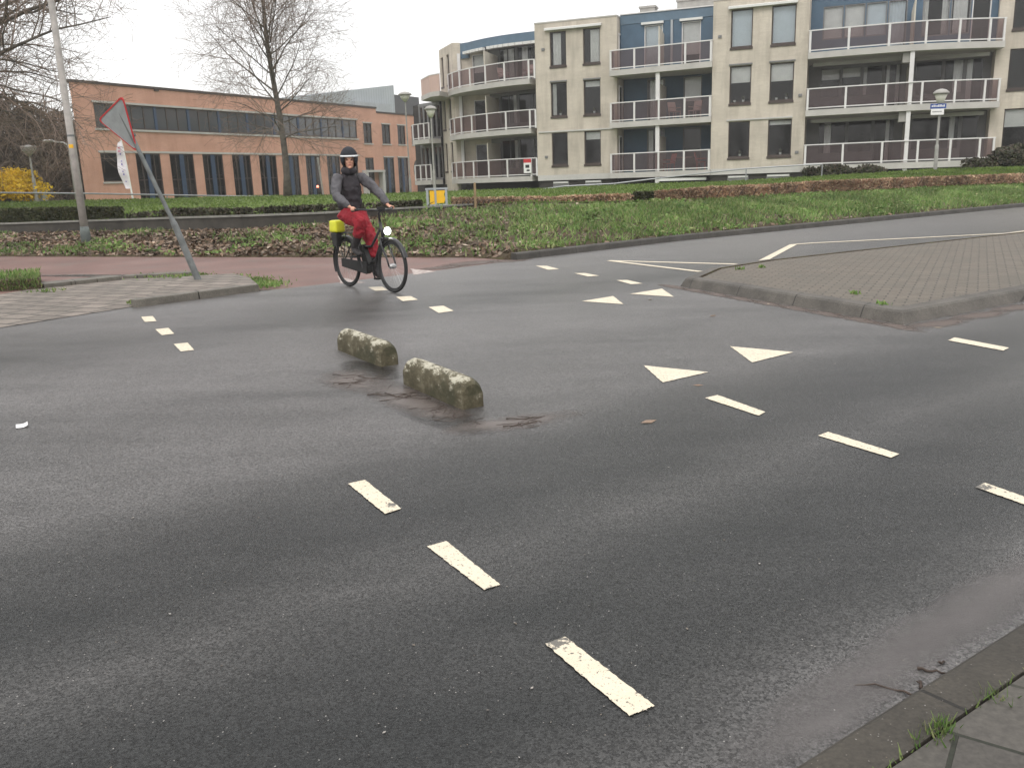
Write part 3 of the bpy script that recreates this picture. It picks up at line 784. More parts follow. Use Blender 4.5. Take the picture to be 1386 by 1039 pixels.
# ---- balconies
def arc_poly(pts, n=5):
    """smooth polyline through (u,v) points (Catmull-Rom)"""
    out = []
    for i in range(len(pts)-1):
        p0, p1, p2, p3 = pts[max(i-1, 0)], pts[i], pts[i+1], pts[min(i+2, len(pts)-1)]
        for k in range(n):
            t = k/n
            out.append(tuple(.5*((2*p1[a])+(-p0[a]+p2[a])*t+(2*p0[a]-5*p1[a]+4*p2[a]-p3[a])*t*t+(-p0[a]+3*p1[a]-3*p2[a]+p3[a])*t**3) for a in (0, 1)))
    return out+[pts[-1]]
def balcony(P, front, backv, zs, posts, ends=(None, None), th_=.30, rail=1.32):
    """front: (u,v) polyline left to right; posts: fractions along it"""
    fr = [P.pt(u, v, 0) for u, v in front]; bk = [P.pt(u, bv, 0) for u, bv in backv]
    m = MB(); m.prism([(p.x, p.y) for p in fr]+[(p.x, p.y) for p in reversed(bk)], zs, zs+th_)
    b = BP(m, 'balcony', M['slab_concrete'])
    line = ([P.pt(*ends[0], 0)] if ends[0] else [])+fr+([P.pt(*ends[1], 0)] if ends[1] else [])
    cum = [0]
    for i in range(len(line)-1): cum.append(cum[-1]+(line[i+1]-line[i]).length)
    s0 = cum[1] if ends[0] else 0; s1 = cum[-2] if ends[1] else cum[-1]
    def at(s):
        s = max(0, min(cum[-1], s))
        for i in range(len(line)-1):
            if s <= cum[i+1]+1e-9: return line[i].lerp(line[i+1], (s-cum[i])/max(1e-9, cum[i+1]-cum[i]))
        return line[-1]
    ps = [s0+(s1-s0)*f for f in posts]
    if ends[0]: ps = [0.03]+ps
    if ends[1]: ps = ps+[cum[-1]-.03]
    r = MB()
    inset_ = .06
    def nrm(s):
        a, c = at(s-.05), at(s+.05); t = (c-a).normalized(); return Vector((t.y, -t.x, 0))
    for s in ps:
        p = at(s)-nrm(s)*inset_; n = nrm(s); t = Vector((-n.y, n.x, 0))
        q = [p-t*.05-n*.03, p+t*.05-n*.03, p+t*.05+n*.03, p-t*.05+n*.03]
        r.prism([(x.x, x.y) for x in q], zs+th_-.0, zs+rail)
    def runs(z0, z1, w, off=0.0):
        L = [i for i in cum]
        for i in range(len(line)-1):
            a, c = line[i], line[i+1]
            if (c-a).length < 1e-6: continue
            t = (c-a).normalized(); n = Vector((t.y, -t.x, 0)); a = a-n*(inset_-off); c = c-n*(inset_-off)
            r.prism([(a.x-n.x*w, a.y-n.y*w), (c.x-n.x*w, c.y-n.y*w), (c.x+n.x*w, c.y+n.y*w), (a.x+n.x*w, a.y+n.y*w)], z0, z1)
    runs(zs+rail+.002, zs+rail+.055, .034); runs(zs+th_+.075, zs+th_+.125, .022, .002)
    sub(r, 'railing', M['white_metal'], b)
    for i in range(len(ps)-1):
        g = MB(); k = max(1, int((ps[i+1]-ps[i])/.6)); e = .06
        S = [ps[i]+e+(ps[i+1]-ps[i]-2*e)*j/k for j in range(k+1)]
        for a, c in zip(S, S[1:]):
            p, q = at(a)-nrm(a)*(inset_+.012), at(c)-nrm(c)*(inset_+.012)
            g.quad((p.x, p.y, zs+th_+.13), (q.x, q.y, zs+th_+.13), (q.x, q.y, zs+rail-.005), (p.x, p.y, zs+rail-.005))
        sub(g, 'glass_panel', M['tinted_glass'], b)
    return b
# A: straight, between bay 1 and bay 2
fA = [(3.58, .3), (9.22, .72+.5)]
fA = [(3.58, .28), (9.34, .98)]
pA = [(-.0+.01), .25, .495, .745, .985]
for f in range(3):
    balcony(B0, fA, [(3.86, -2.1), (9.30, -2.1)], ZS[f], pA, ends=((3.6, -.45), (9.36, .82)))
# B: kinked, between bay 2 and bay 3
fB = arc_poly([(14.16, 1.15), (16.0, 1.25), (19.0, 1.2), (21.0, .7), (23.2, -.2)], 4)
pB = [.008, .215, .425, .63, .8, .965-.01]
pB = [.008, .205, .405, .585, .755, .915, .992]
for f in range(3):
    balcony(B0, fB, [(14.1, -2.0), (23.0, -2.0)], ZS[f], pB, ends=((14.14, .82), (23.25, -.85)))
# C: bowed, left of bay 1
fC = arc_poly([(-8.35, -4.0), (-7.5, -3.05), (-6.6, -2.3), (-5.5, -1.65), (-4.2, -1.05), (-2.8, -.55), (-1.4, -.35)], 4)
pC = [.0, .12, .26, .41, .59, .785, .993]
for f in range(3):
    balcony(B0, fC, [(-8.1, -4.7), (-5.6, -4.6), (-1.12, -3.4)], ZS[f], pC, ends=(None, (-1.08, -.45)))
# ---- recessed walls behind the balconies
def backwall(P, u0, u1, v, units, zf, zc, mat, parent=bei):
    """units: (a,b,z0,z1,frame,dressing,mull)"""
    Q = P.off(v); m = MB(); wall_holes(m, Q, u0, u1, zf, zc, [(a, b, c, d) for a, b, c, d, *_ in units], rev=.08)
    BP(m, 'recess_wall', M[mat])
    for a, b, c, d, fr, dr, mu in units: window(Q, a, b, c, d, dr, frame=fr, rev=.02, sill=False, mull=mu)
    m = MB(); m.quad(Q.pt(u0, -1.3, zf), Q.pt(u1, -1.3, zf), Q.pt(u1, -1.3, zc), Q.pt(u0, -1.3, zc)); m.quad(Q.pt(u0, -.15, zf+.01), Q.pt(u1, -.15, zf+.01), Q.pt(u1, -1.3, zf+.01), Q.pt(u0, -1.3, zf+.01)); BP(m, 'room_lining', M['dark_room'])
def screen(P, u, v0, v1, z0, z1, mat='screen_cream', slope=0.0):
    m = MB(); m.hexa([P.pt(u-.03, v1, z0), P.pt(u+.03, v1, z0), P.pt(u+.03, v0, z0), P.pt(u-.03, v0, z0), P.pt(u-.03, v1, z1), P.pt(u+.03, v1, z1), P.pt(u+.03, v0, z1-slope), P.pt(u-.03, v0, z1-slope)])
    BP(m, 'partition_screen', M[mat])
for f in range(3):
    zf = ZS[f]+.3; zc = ZS[f+1] if f < 2 else 10.36
    top = f == 2
    backwall(B0, 3.86, 9.33, -1.2 if top else -2.0, [(5.25, 6.3, zf+.05, zf+2.42, 'white_metal' if top else 'grey_frame', ('blind', .98, 'blue_blind') if top else ('cur', [(.1, .9)]) if f == 1 else ('cur', [(.0, .3)]), 0),
                                  (7.35, 8.4, zf+.05, zf+2.42, 'white_metal' if top else 'grey_frame', ('blind', .72) if top else ('blind', .55) if f == 1 else None, 0)], zf, zc, 'blue_panel')
    screen(B0, 6.35, -1.2 if top else -2.0, .2, zf, zf+2.1 if top else zc-.55, slope=.25 if top else 0)
    m = MB(); m.fbox(B0, 6.24, 6.46, .28, .5, (ZS[f]-2.5 if f else .3), ZS[f]-.002); BP(m, 'column', M['white_metal'])
    if top:
        for a, b in ((5.1, 6.35), (7.25, 8.5)): 
            m = MB(); m.fbox(B0, a, b, -1.19, -1.0, zf+2.45, zf+2.57); BP(m, 'rolled_awning', M['awning_cloth'])
        m = MB(); m.fbox(B0, 6.75, 6.87, -1.19, -1.08, zf, zc-.5); BP(m, 'drainpipe', M['grey_metal'])
    # door in the left return
    m = MB(); Q = Plane(B1.pt(3.83, -.15, 0), B1.pt(3.83, -.95, 0))
    Qn = Plane(B1.pt(3.835, -1.0, 0), B1.pt(3.835, -.2, 0))
    # B
    if f == 2: un = [(14.75, 15.75, zf+.85, zf+2.5, 'grey_frame', ('blind', .97), 0), (15.8, 16.8, zf+.85, zf+2.5, 'grey_frame', ('blind', .97), 0), (16.85, 17.85, zf+.85, zf+2.5, 'grey_frame', ('blind', .97, 'blue_blind'), 0), (17.9, 18.8, zf+.05, zf+2.5, 'grey_frame', ('cur', [(0, .95)], 'blue_blind'), 0),
                     (19.5, 20.75, zf+.6, zf+2.5, 'grey_frame', ('cur', [(0, .2), (.75, 1)]), 0), (20.8, 21.7, zf+.6, zf+2.5, 'grey_frame', ('cur', [(.1, .9)]), 0), (21.75, 22.6, zf+.05, zf+2.45, 'white_metal', None, 0)]
    elif f == 1: un = [(14.75, 15.75, zf+.75, zf+2.3, 'grey_frame', ('blind', .35), 0), (15.8, 16.8, zf+.75, zf+2.3, 'grey_frame', ('blind', .3), 0), (16.85, 17.85, zf+.75, zf+2.3, 'grey_frame', ('cur', [(.0, .2)]), 0), (17.9, 18.8, zf+.05, zf+2.3, 'grey_frame', ('cur', [(.1, .3), (.7, .9)]), 0), (19.4, 20.7, zf+.6, zf+2.3, 'grey_frame', None, 0), (20.75, 21.7, zf+.6, zf+2.3, 'grey_frame', ('cur', [(.5, 1.0)]), 0), (21.75, 22.6, zf+.05, zf+2.3, 'grey_frame', ('cur', [(.05, .4)]), 0)]
    else: un = [(14.75, 16.2, zf+.6, zf+2.3, 'grey_frame', ('cur', [(.2, .45)]), 0), (16.25, 17.5, zf+.6, zf+2.3, 'grey_frame', None, 0), (17.55, 18.6, zf+.05, zf+2.3, 'grey_frame', ('cur', [(.6, .8)]), 0), (19.4, 20.7, zf+.6, zf+2.3, 'grey_frame', None, 0), (20.75, 21.7, zf+.6, zf+2.3, 'grey_frame', ('cur', [(.5, .8)]), 0), (21.75, 22.6, zf+.05, zf+2.3, 'grey_frame', None, 0)]
    backwall(B0, 14.14, 23.0, -1.25 if f == 2 else -1.9, un, zf, zc if f < 2 else 10.2, 'blue_panel' if f == 2 else 'grey_frame')
    screen(B0, 19.02, -1.25 if top else -1.9, .95, zf, zf+2.15 if top else zc-.5, slope=.3 if top else 0)
    m = MB(); m.fbox(B0, 18.93, 19.13, .98, 1.12, (ZS[f]-2.5 if f else .3), ZS[f]-.002); BP(m, 'column', M['white_metal'])
    if f: 
        m = MB(); m.fbox(B0, 18.6, 19.05, .3, 1.0, ZS[f]-.5, ZS[f]-.003); BP(m, 'bracket', M['soffit'])
    for a, b in ((14.4, 18.6), (19.3, 22.6)):
        if f < 2:
            m = MB(); m.fbox(B0, a, b, .1 if a < 19 else -.7, .3 if a < 19 else -.5, zc-.3, zc-.12); BP(m, 'rolled_awning', M['soffit'])
    # C
    pts = [(-7.55, -4.55), (-5.6, -4.5), (-3.4, -3.7), (-1.1, -3.2)]
    for i in range(3):
        P = Plane(B0.pt(*pts[i], 0), B0.pt(*pts[i+1], 0)); L = (B0.pt(*pts[i+1], 0)-B0.pt(*pts[i], 0)).length
        if i == 0: u = [(L-1.15, L-.2, zf+.05, zf+2.2, 'white_metal', ('blind', .5) if top else None, 0)]
        elif i == 1: u = [(.9, L-.05, zf+.5, zf+2.35, 'grey_frame', ('cur', [(.15, .8)]) if top else ('cur', [(.7, .9)]), 1)]
        else: u = [(.05, L-.1, zf+.5, zf+2.35, 'grey_frame', ('cur', [(.1, .3)]) if top else None, 1)]
        m = MB(); wall_holes(m, P, 0, L, zf, zc if f < 2 else 9.85, [(a, b, c, d) for a, b, c, d, *_ in u], rev=.08); BP(m, 'recess_wall', M['beige_brick'] if i == 0 else M['grey_frame'])
        for a, b, c, d, fr, dr, mu in u: window(P, a, b, c, d, dr, frame=fr, rev=.02, sill=False, mull=mu)
        m = MB(); m.quad(P.pt(0, -1.2, zf), P.pt(L, -1.2, zf), P.pt(L, -1.2, zc), P.pt(0, -1.2, zc)); BP(m, 'room_lining', M['dark_room'])
    q0, q1 = B0.pt(-4.9, -4.3, 0), B0.pt(-4.75, -1.65, 0); Q = Plane(q0, q1); 
    m = MB(); m.fbox(Q, 0, (q1-q0).length, -.03, .03, zf, zf+1.95 if top else zc-.35); BP(m, 'partition_screen', M['screen_cream'])
    # slender white posts between the left pillar and the recess
    for uv in ((-7.62, -4.35),):
        p = B0.pt(*uv, 0); m = MB(); m.box(p.x-.1, p.x+.1, p.y-.1, p.y+.1, zf, zc if f < 2 else 9.6); BP(m, 'column', M['white_metal'])
# roofs and blue fascias
m = MB(); m.fbox(B0, 3.86, 9.30, -6, -1.17, 9.86, 10.36); m.fbox(B0, 3.84, 9.32, -6.02, -1.12, 10.362, 10.42, 1); BP(m, 'blue_fascia', [M['blue_roof'], M['white_metal']])
m = MB(); m.fbox(B0, 14.15, 22.9, -6, -1.2, 10.2, 10.5); BP(m, 'flat_roof', M['blue_roof'])
fr = arc_poly([(-7.35, -4.55), (-6.4, -3.9), (-5.0, -3.2), (-3.4, -2.75), (-1.08, -2.5)], 5)
m = MB(); pf = [B0.pt(u, v, 0) for u, v in fr]; bkk = [B0.pt(-1.08, -7, 0), B0.pt(-7.4, -9, 0)]
m.prism([(p.x, p.y) for p in pf+bkk], 9.72, 10.22); BP(m, 'blue_fascia', M['blue_roof'])
m = MB()
for i in range(2, len(fr)-1):
    if i in (9,): continue
    a, b = B0.pt(*fr[i], 0), B0.pt(*fr[i+1], 0); Q = Plane(a, b); m.fbox(Q, .02, (b-a).length-.02, .02, .3, 9.5, 9.66)
BP(m, 'rolled_awning', M['awning_cloth'])
# chimneys on the roof
for (px, py, w, h) in ((876, 14, .9, .55), (942, 3.5, 2.2, .55)):
    q = D(px, py+5, 52); p = B0.at(px, py); 
    Q = B0.off(-4.5); u, z = Q.at(px, py+3)
    m = MB(); m.fbox(Q, u-w/2, u+w/2, -.8, 0, 10.3, z+.25); m.fbox(Q, u-w/2-.06, u+w/2+.06, -.86, .06, z+.252, z+.36)
    if w > 1:
        for du in (-.45, .55): p = Q.pt(u+du, -.4, z+.36); m.lathe([(.1, 0), (.1, .5), (.13, .5), (.13, .62)], 8, p)
    BP(m, 'chimney', M['concrete_plain'])
# pillar at the left corner (two slot windows) and wing behind
pil = [(-10.1, -6.7), (-8.0, -4.25), (-7.55, -4.5)]
for i in range(2):
    a, b = B0.pt(*pil[i], 0), B0.pt(*pil[i+1], 0); P = Plane(a, b); L = (b-a).length
    hs = [(.35, .95, SILL[f], HEAD[f]) for f in range(3)]+[(1.75, 2.35, SILL[f], HEAD[f]) for f in range(3)] if i == 0 else []
    m = MB(); wall_holes(m, P, 0, L, .3, RT, hs)
    m.fbox(P, 0, L, -.6 if i == 0 else -.3, -.002, RT, RT+.05)
    BP(m, 'brick_wall', M['beige_brick'])
    for h in hs: window(P, *h, None)
    if hs: m = MB(); m.quad(P.pt(.02, -1, 1.7), P.pt(L-.3, -1, 1.7), P.pt(L-.3, -1, RT), P.pt(.02, -1, RT)); BP(m, 'room_lining', M['dark_room'])
m = MB(); m.prism([(p.x, p.y) for p in (B0.pt(-7.55, -4.5, 0), B0.pt(-6.9, -4.3, 0), B0.pt(-6.9, -6, 0), B0.pt(-7.55, -6, 0))], 9.3, 10.24); BP(m, 'blue_fascia', M['blue_roof'])
# wing D further left
wa, wb = D(569, 200, 63.5), D(597.5, 200, 61.6); P = Plane(wa, wb); L = (wb-wa).length
for f in range(2):
    zf = ZS[f]+.3; zc = ZS[f+1]
    m = MB(); hs = [(.1+.5*i, .52+.5*i, zf+.1, zf+2.3) for i in range(int(L/.5))]; wall_holes(m, P, 0, L, zf-.3, zc, hs, rev=.08); BP(m, 'recess_wall', M['grey_frame'])
    for h in hs: window(P, *h, None, frame='grey_frame', rev=.02, sill=False)
    m = MB(); m.quad(P.pt(0, -.3, zf), P.pt(L, -.3, zf), P.pt(L, -.3, zc), P.pt(0, -.3, zc)); BP(m, 'room_lining', M['dark_room'])
    if f < 2: 
        fd = [(.35, .9), (L-.03, 1.0)]
        b = balcony(P, fd, [(.35, 0), (L-.03, 0)], ZS[f], [.02, .35, .68, .98], ends=None and ((-.6, .1), None) or (None, None))
ta, tb_, tc_ = D(570.5, 140, 61), D(582.5, 140, 58.6), D(595.5, 140, 57.9)
bk = [tc_+Vector((1.5, 4.5, 0)), ta+Vector((1.5, 3.0, 0))]
m = MB(); m.prism([(p.x, p.y) for p in (ta, tb_, tc_, *bk)], 6.98, 7.28); bd = BP(m, 'balcony', M['slab_concrete'])
for a, b in ((ta, tb_), (tb_, tc_)):
    Q = Plane(a, b); m = MB(); m.fbox(Q, .03, (b-a).length-.03, -.1, -.03, 7.282, 8.3); sub(m, 'parapet', M['orange_bounce_render'], bd)
    m = MB(); m.fbox(Q, .03, (b-a).length-.03, -.12, -.01, 8.302, 8.36); sub(m, 'railing', M['white_metal'], bd)
m = MB(); m.prism([(p.x, p.y) for p in (P.pt(-1.2, -.4, 0), P.pt(L+2.2, -.4, 0), P.pt(L+2.2, -3.5, 0), P.pt(-1.2, -3.5, 0))], .2, 6.97); BP(m, 'rear_block', M['dark_brick'])
m = MB(); m.fbox(P, -.2, L+.6, -.39, -.1, .2, 1.38); BP(m, 'basement_wall', M['dark_brick'])
# basement behind the low balconies
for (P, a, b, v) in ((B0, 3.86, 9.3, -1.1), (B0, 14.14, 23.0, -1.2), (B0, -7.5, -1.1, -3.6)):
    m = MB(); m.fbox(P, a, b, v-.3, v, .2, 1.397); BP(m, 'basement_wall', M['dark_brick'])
m = MB(); m.fbox(B0, 6.5, 9.1, .55, .75, 1.16, 1.3); BP(m, 'awning_box', M['awning_cloth'])
# block behind so that no sky shows through
m = MB(); m.prism([(p.x, p.y) for p in (B0.pt(-7.3, -7.2, 0), B0.pt(-1.1, -5.5, 0), B0.pt(3.9, -3.2, 0), B0.pt(9.3, -3.0, 0), B0.pt(14.2, -3.0, 0), B0.pt(28, -3.6, 0), B0.pt(28, -13, 0), B0.pt(-6, -15, 0))], .2, 9.9); BP(m, 'rear_block', M['dark_brick'])
# return doors with white frames
for f in range(3):
    zf = ZS[f]+.3; a = B1.pt(3.842, -1.05, 0); b = B1.pt(3.842, -.35, 0)
    Q = Plane(a, b); m = MB(); n = -Q.n if Q.n.dot(B0.d) < 0 else Q.n
    for (s0, s1, z0, z1) in ((0, .07, zf, zf+2.1), (.63, .7, zf, zf+2.1), (.07, .63, zf+2.03, zf+2.1), (.07, .63, zf, zf+.12)):
        p, q = a.lerp(b, s0/.7), a.lerp(b, s1/.7); m.hexa([(p.x, p.y, z0), (q.x, q.y, z0), (q.x+n.x*.05, q.y+n.y*.05, z0), (p.x+n.x*.05, p.y+n.y*.05, z0), (p.x, p.y, z1), (q.x, q.y, z1), (q.x+n.x*.05, q.y+n.y*.05, z1), (p.x+n.x*.05, p.y+n.y*.05, z1)])
    dr = BP(m, 'side_door', M['white_metal']); m = MB(); p, q = a+n*.02, b+n*.02; m.quad((p.x, p.y, zf), (q.x, q.y, zf), (q.x, q.y, zf+2.05), (p.x, p.y, zf+2.05)); sub(m, 'pane', M['dark_room'], dr)
# pots on the inner window ledges of the middle flat
def pot(P, u, z, lab, plant):
    o = P.pt(u, -.3, z); t = empty('flower_pot', o); tag(t, lab, 'flower pot')
    m = MB(); m.lathe([(.05, 0), (.075, .13), (.08, .13)], 12); m.build('pot', M['sign_white'], t)
    if plant:
        m = MB(); m.lathe([(.02, .13), (.09, .2), (.07, .3), (.01, .34)], 9); m.build('plant', M['hedge_leaf'], t)
for u, lab, pl_ in ((10.5, 'white flower pot at the left of the left middle window, second flat bay', False), (10.95, 'white flower pot at the right of the left middle window, second flat bay', True), (12.65, 'white flower pot at the left of the right middle window, second flat bay', False), (13.15, 'planted white pot at the right of the right middle window, second flat bay', True)): pot(B2, u, 5.12, lab, pl_)
for u, lab in ((10.85, 'white flower pot in the left lowest window of the second flat bay'), (12.95, 'white flower pot in the right lowest window of the second flat bay')): pot(B2, u, 2.33, lab, True)
for P_, u, z, lab in ((B1, .35, 5.12, 'leafy pot in the left middle window of the first flat bay'), (B1, 2.4, 5.12, 'leafy pot in the right middle window of the first flat bay')): pot(P_, u, z, lab, True)
# vents on the walls
for P, u, z in ((B1, -.55, 8.75), (B2, 9.7, 8.4), (B2, 13.85, 5.2), (B2, 13.8, 2.35), (B1, -.5, 2.7)):
    m = MB(); m.fbox(P, u-.09, u+.09, 0, .05, z, z+.14); BP(m, 'vent', M['grey_frame'])
# garden chairs and table on the balconies
def chair(P, u, v, z, mat, lab, rz=0):
    o = B0.pt(u, v, z); c = empty('garden_chair', o, rz); tag(c, lab, 'chair')
    m = MB(); m.box(-.25, .25, -.25, .25, .4, .44); m.build('seat', M[mat], c)
    m = MB(); m.hexa([(-.25, .22, .44), (.25, .22, .44), (.25, .26, .44), (-.25, .26, .44), (-.25, .34, .95), (.25, .34, .95), (.25, .38, .95), (-.25, .38, .95)]); m.build('backrest', M[mat], c)
    for x in (-.22, .22):
        for y in (-.22, .22): m = MB(); m.tube([(x, y, 0), (x, y, .4)], .02, 6); m.build('leg', M[mat], c)
        m = MB(); m.box(x-.03, x+.03, -.25, .26, .6, .64); m.build('armrest', M[mat], c)
chair(B0, 7.2, -.1, 4.48, 'chair_pale', 'pale garden chair behind the middle balcony glass, beside the white column', .4)
chair(B0, 8.3, -.1, 4.48, 'chair_pale', 'pale garden chair at the right end of the middle balcony between the flat bays', -.8)
chair(B0, 6.9, -.1, 1.7, 'chair_red', 'reddish garden chair left of the table on the lowest balcony', -1.2)
chair(B0, 8.7, -.1, 1.7, 'chair_red', 'reddish garden chair right of the table on the lowest balcony', 1.2)
chair(B0, -3.6, -2.0, 7.28, 'chair_pale', 'pale chair behind the top glass of the bowed balcony, left one', .8)
chair(B0, -1.9, -1.5, 7.28, 'chair_pale', 'pale chair behind the top glass of the bowed balcony, nearest the flat bay', -.6)
o = B0.pt(7.8, -.15, 1.7); t = empty('garden_table', o); tag(t, 'small garden table between two chairs on the lowest balcony', 'table')
m = MB(); m.lathe([(.45, .7), (.45, .73)], 20); m.build('table_top', M['chair_pale'], t); m = MB(); m.tube([(0, 0, 0), (0, 0, .7)], .035, 8); m.build('leg', M['chair_pale'], t)
# estate agent's board on the bowed lower balcony
Q = Plane(B0.pt(-2.2, -.45, 0), B0.pt(-1.4, -.30, 0)); u0, z1 = Q.at(709, 215.5); u1, z0 = Q.at(719.5, 234)
sg = empty('sale_board', Q.pt((u0+u1)/2, .03, z0)); tag(sg, 'small red and white sale board hung on the lowest bowed balcony', 'sign')
sl = Q.pt((u0+u1)/2, .03, z0)
m = MB(); m.fbox(Q, u0, u1, .02, .04, z0, z1-.22); m.build('board', M['sign_white'], sg, rel=sl)
m = MB(); m.fbox(Q, u0, u1, .02, .045, z1-.218, z1); m.build('red_header', M['sign_red'], sg, rel=sl)
m = MB(); m.fbox(Q, u0+.12, u1-.12, .041, .046, z0+.3, z0+.48); m.fbox(Q, u0+.2, u1-.1, .041, .046, z0+.1, z0+.2); m.build('dark_lettering', M['black_paint'], sg, rel=sl)
# ------------------------------------------------------------------ orange brick office
oa, ob = D(104, 185, 50), D(573, 210, 79)
O = Plane(oa, ob); LO = (Vector((ob.x, ob.y, 0))-Vector((oa.x, oa.y, 0))).length
ol = O.pt(10, -5, .9)
off = empty('office_building', ol); tag(off, 'two storey orange brick office building with tall dark windows between narrow piers', 'office building')
def OP(m, name, mat, parent=off): return m.build(name, mat, parent, rel=ol)
uB0, uB1 = 1.3, O.u(483, 175)
TW = []; 
for (x0, x1) in ((183, 216.4), (229, 261.4), (273.5, 301), (313.4, 338.5), (350, 373.4), (382, 404), (413, 432.7), (441.8, 459.5), (467.5, 483.5)): TW.append((O.u(x0, 208.5), O.u(x1, 208.5), .55, 3.82))
TE = [(O.u(519, 214), O.u(533, 214), .55, 3.75), (O.u(538.3, 215), O.u(552, 215), .55, 3.75)]
SM = [(O.u(a, 180), O.u(b, 180), 4.85, 6.42) for a, b in ((492, 503.2), (517, 528.2), (538.2, 548.4))]+[(O.u(557.2, 185), O.u(566.6, 185), 4.85, 6.38)]
DR = (O.u(494.5, 218), O.u(506, 218), .55, 3.72)
LW = (1.3, O.u(166, 225), 2.18, 3.82)
uS = O.u(509.5, 160)
rc = (O.u(564, 224), 2.72, .37, .84)
m = MB()
allh = [(uB0, uB1, 5.2, 6.6)]+TW+TE+SM+[DR, LW]
_sv = bl
def OW(P, *a, **k): pass
wall_holes(m, O, 0, uS, .2, 7.62, [h for h in allh if h[1] < uS], rev=.08)
wall_holes(m, O, uS, LO, .2, 7.3, [h for h in allh if h[0] > uS], rev=.08)
# slanted ends, roof deck
e0 = O.pt(0, 0, 0); e1 = O.pt(0, 0, 0)+Vector((-.30, .954, 0))*12; m.quad((e1.x, e1.y, .2), (e0.x, e0.y, .2), (e0.x, e0.y, 7.62), (e1.x, e1.y, 7.62))
f0 = O.pt(LO, 0, 0); f1 = O.pt(LO, -12, 0); m.quad((f0.x, f0.y, .2), (f1.x, f1.y, .2), (f1.x, f1.y, 7.3), (f0.x, f0.y, 7.3))
m.quad(O.pt(uS, 0, 7.3), O.pt(uS, -12, 7.3), O.pt(uS, -12, 7.62), O.pt(uS, 0, 7.62))
OP(m, 'brick_wall', M['orange_brick'])
m = MB(); m.fbox(O, -.05, uS+.03, -.5, .06, 7.62, 7.76); m.fbox(O, uS+.035, LO+.05, -.5, .06, 7.3, 7.42); OP(m, 'roof_edge', M['brown_frame'])
m = MB(); p = [O.pt(.1, -.2, 0), O.pt(uS-.1, -.2, 0), O.pt(uS-.1, -10, 0), e0+Vector((-.28, .96, 0))*9]; m.prism([(q.x, q.y) for q in p], 7.3, 7.6); p = [O.pt(uS+.1, -.2, 0), O.pt(LO-.1, -.2, 0), O.pt(LO-.1, -12, 0), O.pt(uS+.1, -12, 0)]; m.prism([(q.x, q.y) for q in p], 6.9, 7.28); OP(m, 'roof', M['dark_cladding'])
# string courses over the openings
m = MB(); m.fbox(O, uB0-.1, uB1+.1, .0, .06, 6.605, 6.72); m.fbox(O, uB0-.1, uB1+.1, 0, .08, 5.08, 5.195); m.fbox(O, 1.2, O.u(486, 211), 0, .05, 3.83, 3.95); OP(m, 'lintel_band', M['slab_concrete'])
m = MB()
for a, b, c, d in SM+TE: m.fbox(O, a-.05, b+.05, 0, .05, d+.005, d+.1); m.fbox(O, a-.05, b+.05, 0, .06, c-.1, c-.005)
a, b, c, d = LW; m.fbox(O, a-.05, b+.05, 0, .07, c-.1, c-.005)
OP(m, 'window_trim', M['slab_concrete'])
def owin(a, b, c, d, mulls, bluem=(), trans=(), name='window'):
    m = MB(); fw = .07; v0, v1 = -.09, -.03
    m.fbox(O, a, a+fw, v0, v1, c, d); m.fbox(O, b-fw, b, v0, v1, c, d); m.fbox(O, a+fw, b-fw, v0, v1, d-fw, d); m.fbox(O, a+fw, b-fw, v0, v1, c, c+fw)
    for u in mulls: m.fbox(O, u-.035, u+.035, v0, v1-.003, c+fw, d-fw)
    for z in trans: m.fbox(O, a+fw, b-fw, v0, v1-.006, z-.03, z+.03)
    w = OP(m, name, M['brown_frame'])
    if bluem:
        for u, hw in bluem: k = MB(); k.fbox(O, u-hw, u+hw, -.07, -.01, c+.02, d-.02); OP(k, 'blue_mullion', M['blue_frame'], w)
    g = MB(); g.quad(O.pt(a, -.075, c), O.pt(b, -.075, c), O.pt(b, -.075, d), O.pt(a, -.075, d)); OP(g, 'pane', M['office_glass'] if name == 'ribbon_window' else M['window_glass'], w)
    return w
n = 28
mu = [uB0+(uB1-uB0)*i/n for i in range(1, n)]
owin(uB0, uB1, 5.2, 6.6, [u for i, u in enumerate(mu)], [(u, .09) for i, u in enumerate(mu) if i % 3 == 1], name='ribbon_window')
for a, b, c, d in TW: owin(a, b, c, d, [a+(b-a)*.25, a+(b-a)*.75], [((a+b)/2, .16)], (2.25,), 'tall_window')
for a, b, c, d in TE: owin(a, b, c, d, [a+.5], [((a+b)/2, .14)], (2.25,), 'tall_window')
for a, b, c, d in SM: owin(a, b, c, d, [(a+b)/2])
owin(*LW, [])
owin(*DR, [(DR[0]+DR[1])/2], (), (2.3,), 'door')
m = MB(); m.fbox(O, DR[0]-.55, DR[1]+.75, .05, .55, 2.55, 2.72); m.fbox(O, DR[1]+.45, DR[1]+.75, .05, .5, .5, 2.55); m.fbox(O, DR[0]-.55, DR[0]-.3, .05, .5, .5, 2.55); OP(m, 'entrance_surround', M['white_render'])
m = MB(); m.quad(O.pt(2.6, -2.2, .6), O.pt(LO-.2, -2.2, .6), O.pt(LO-.2, -2.2, 6.8), O.pt(2.6, -2.2, 6.8)); m.quad(O.pt(.5, -.3, .62), O.pt(LO-.2, -.3, .62), O.pt(LO-.2, -2.2, .62), O.pt(2.6, -2.2, .62)); m.quad(O.pt(.5, -.3, 4.3), O.pt(LO-.2, -.3, 4.3), O.pt(LO-.2, -2.2, 4.3), O.pt(2.6, -2.2, 4.3)); OP(m, 'room_lining', M['dark_room'])
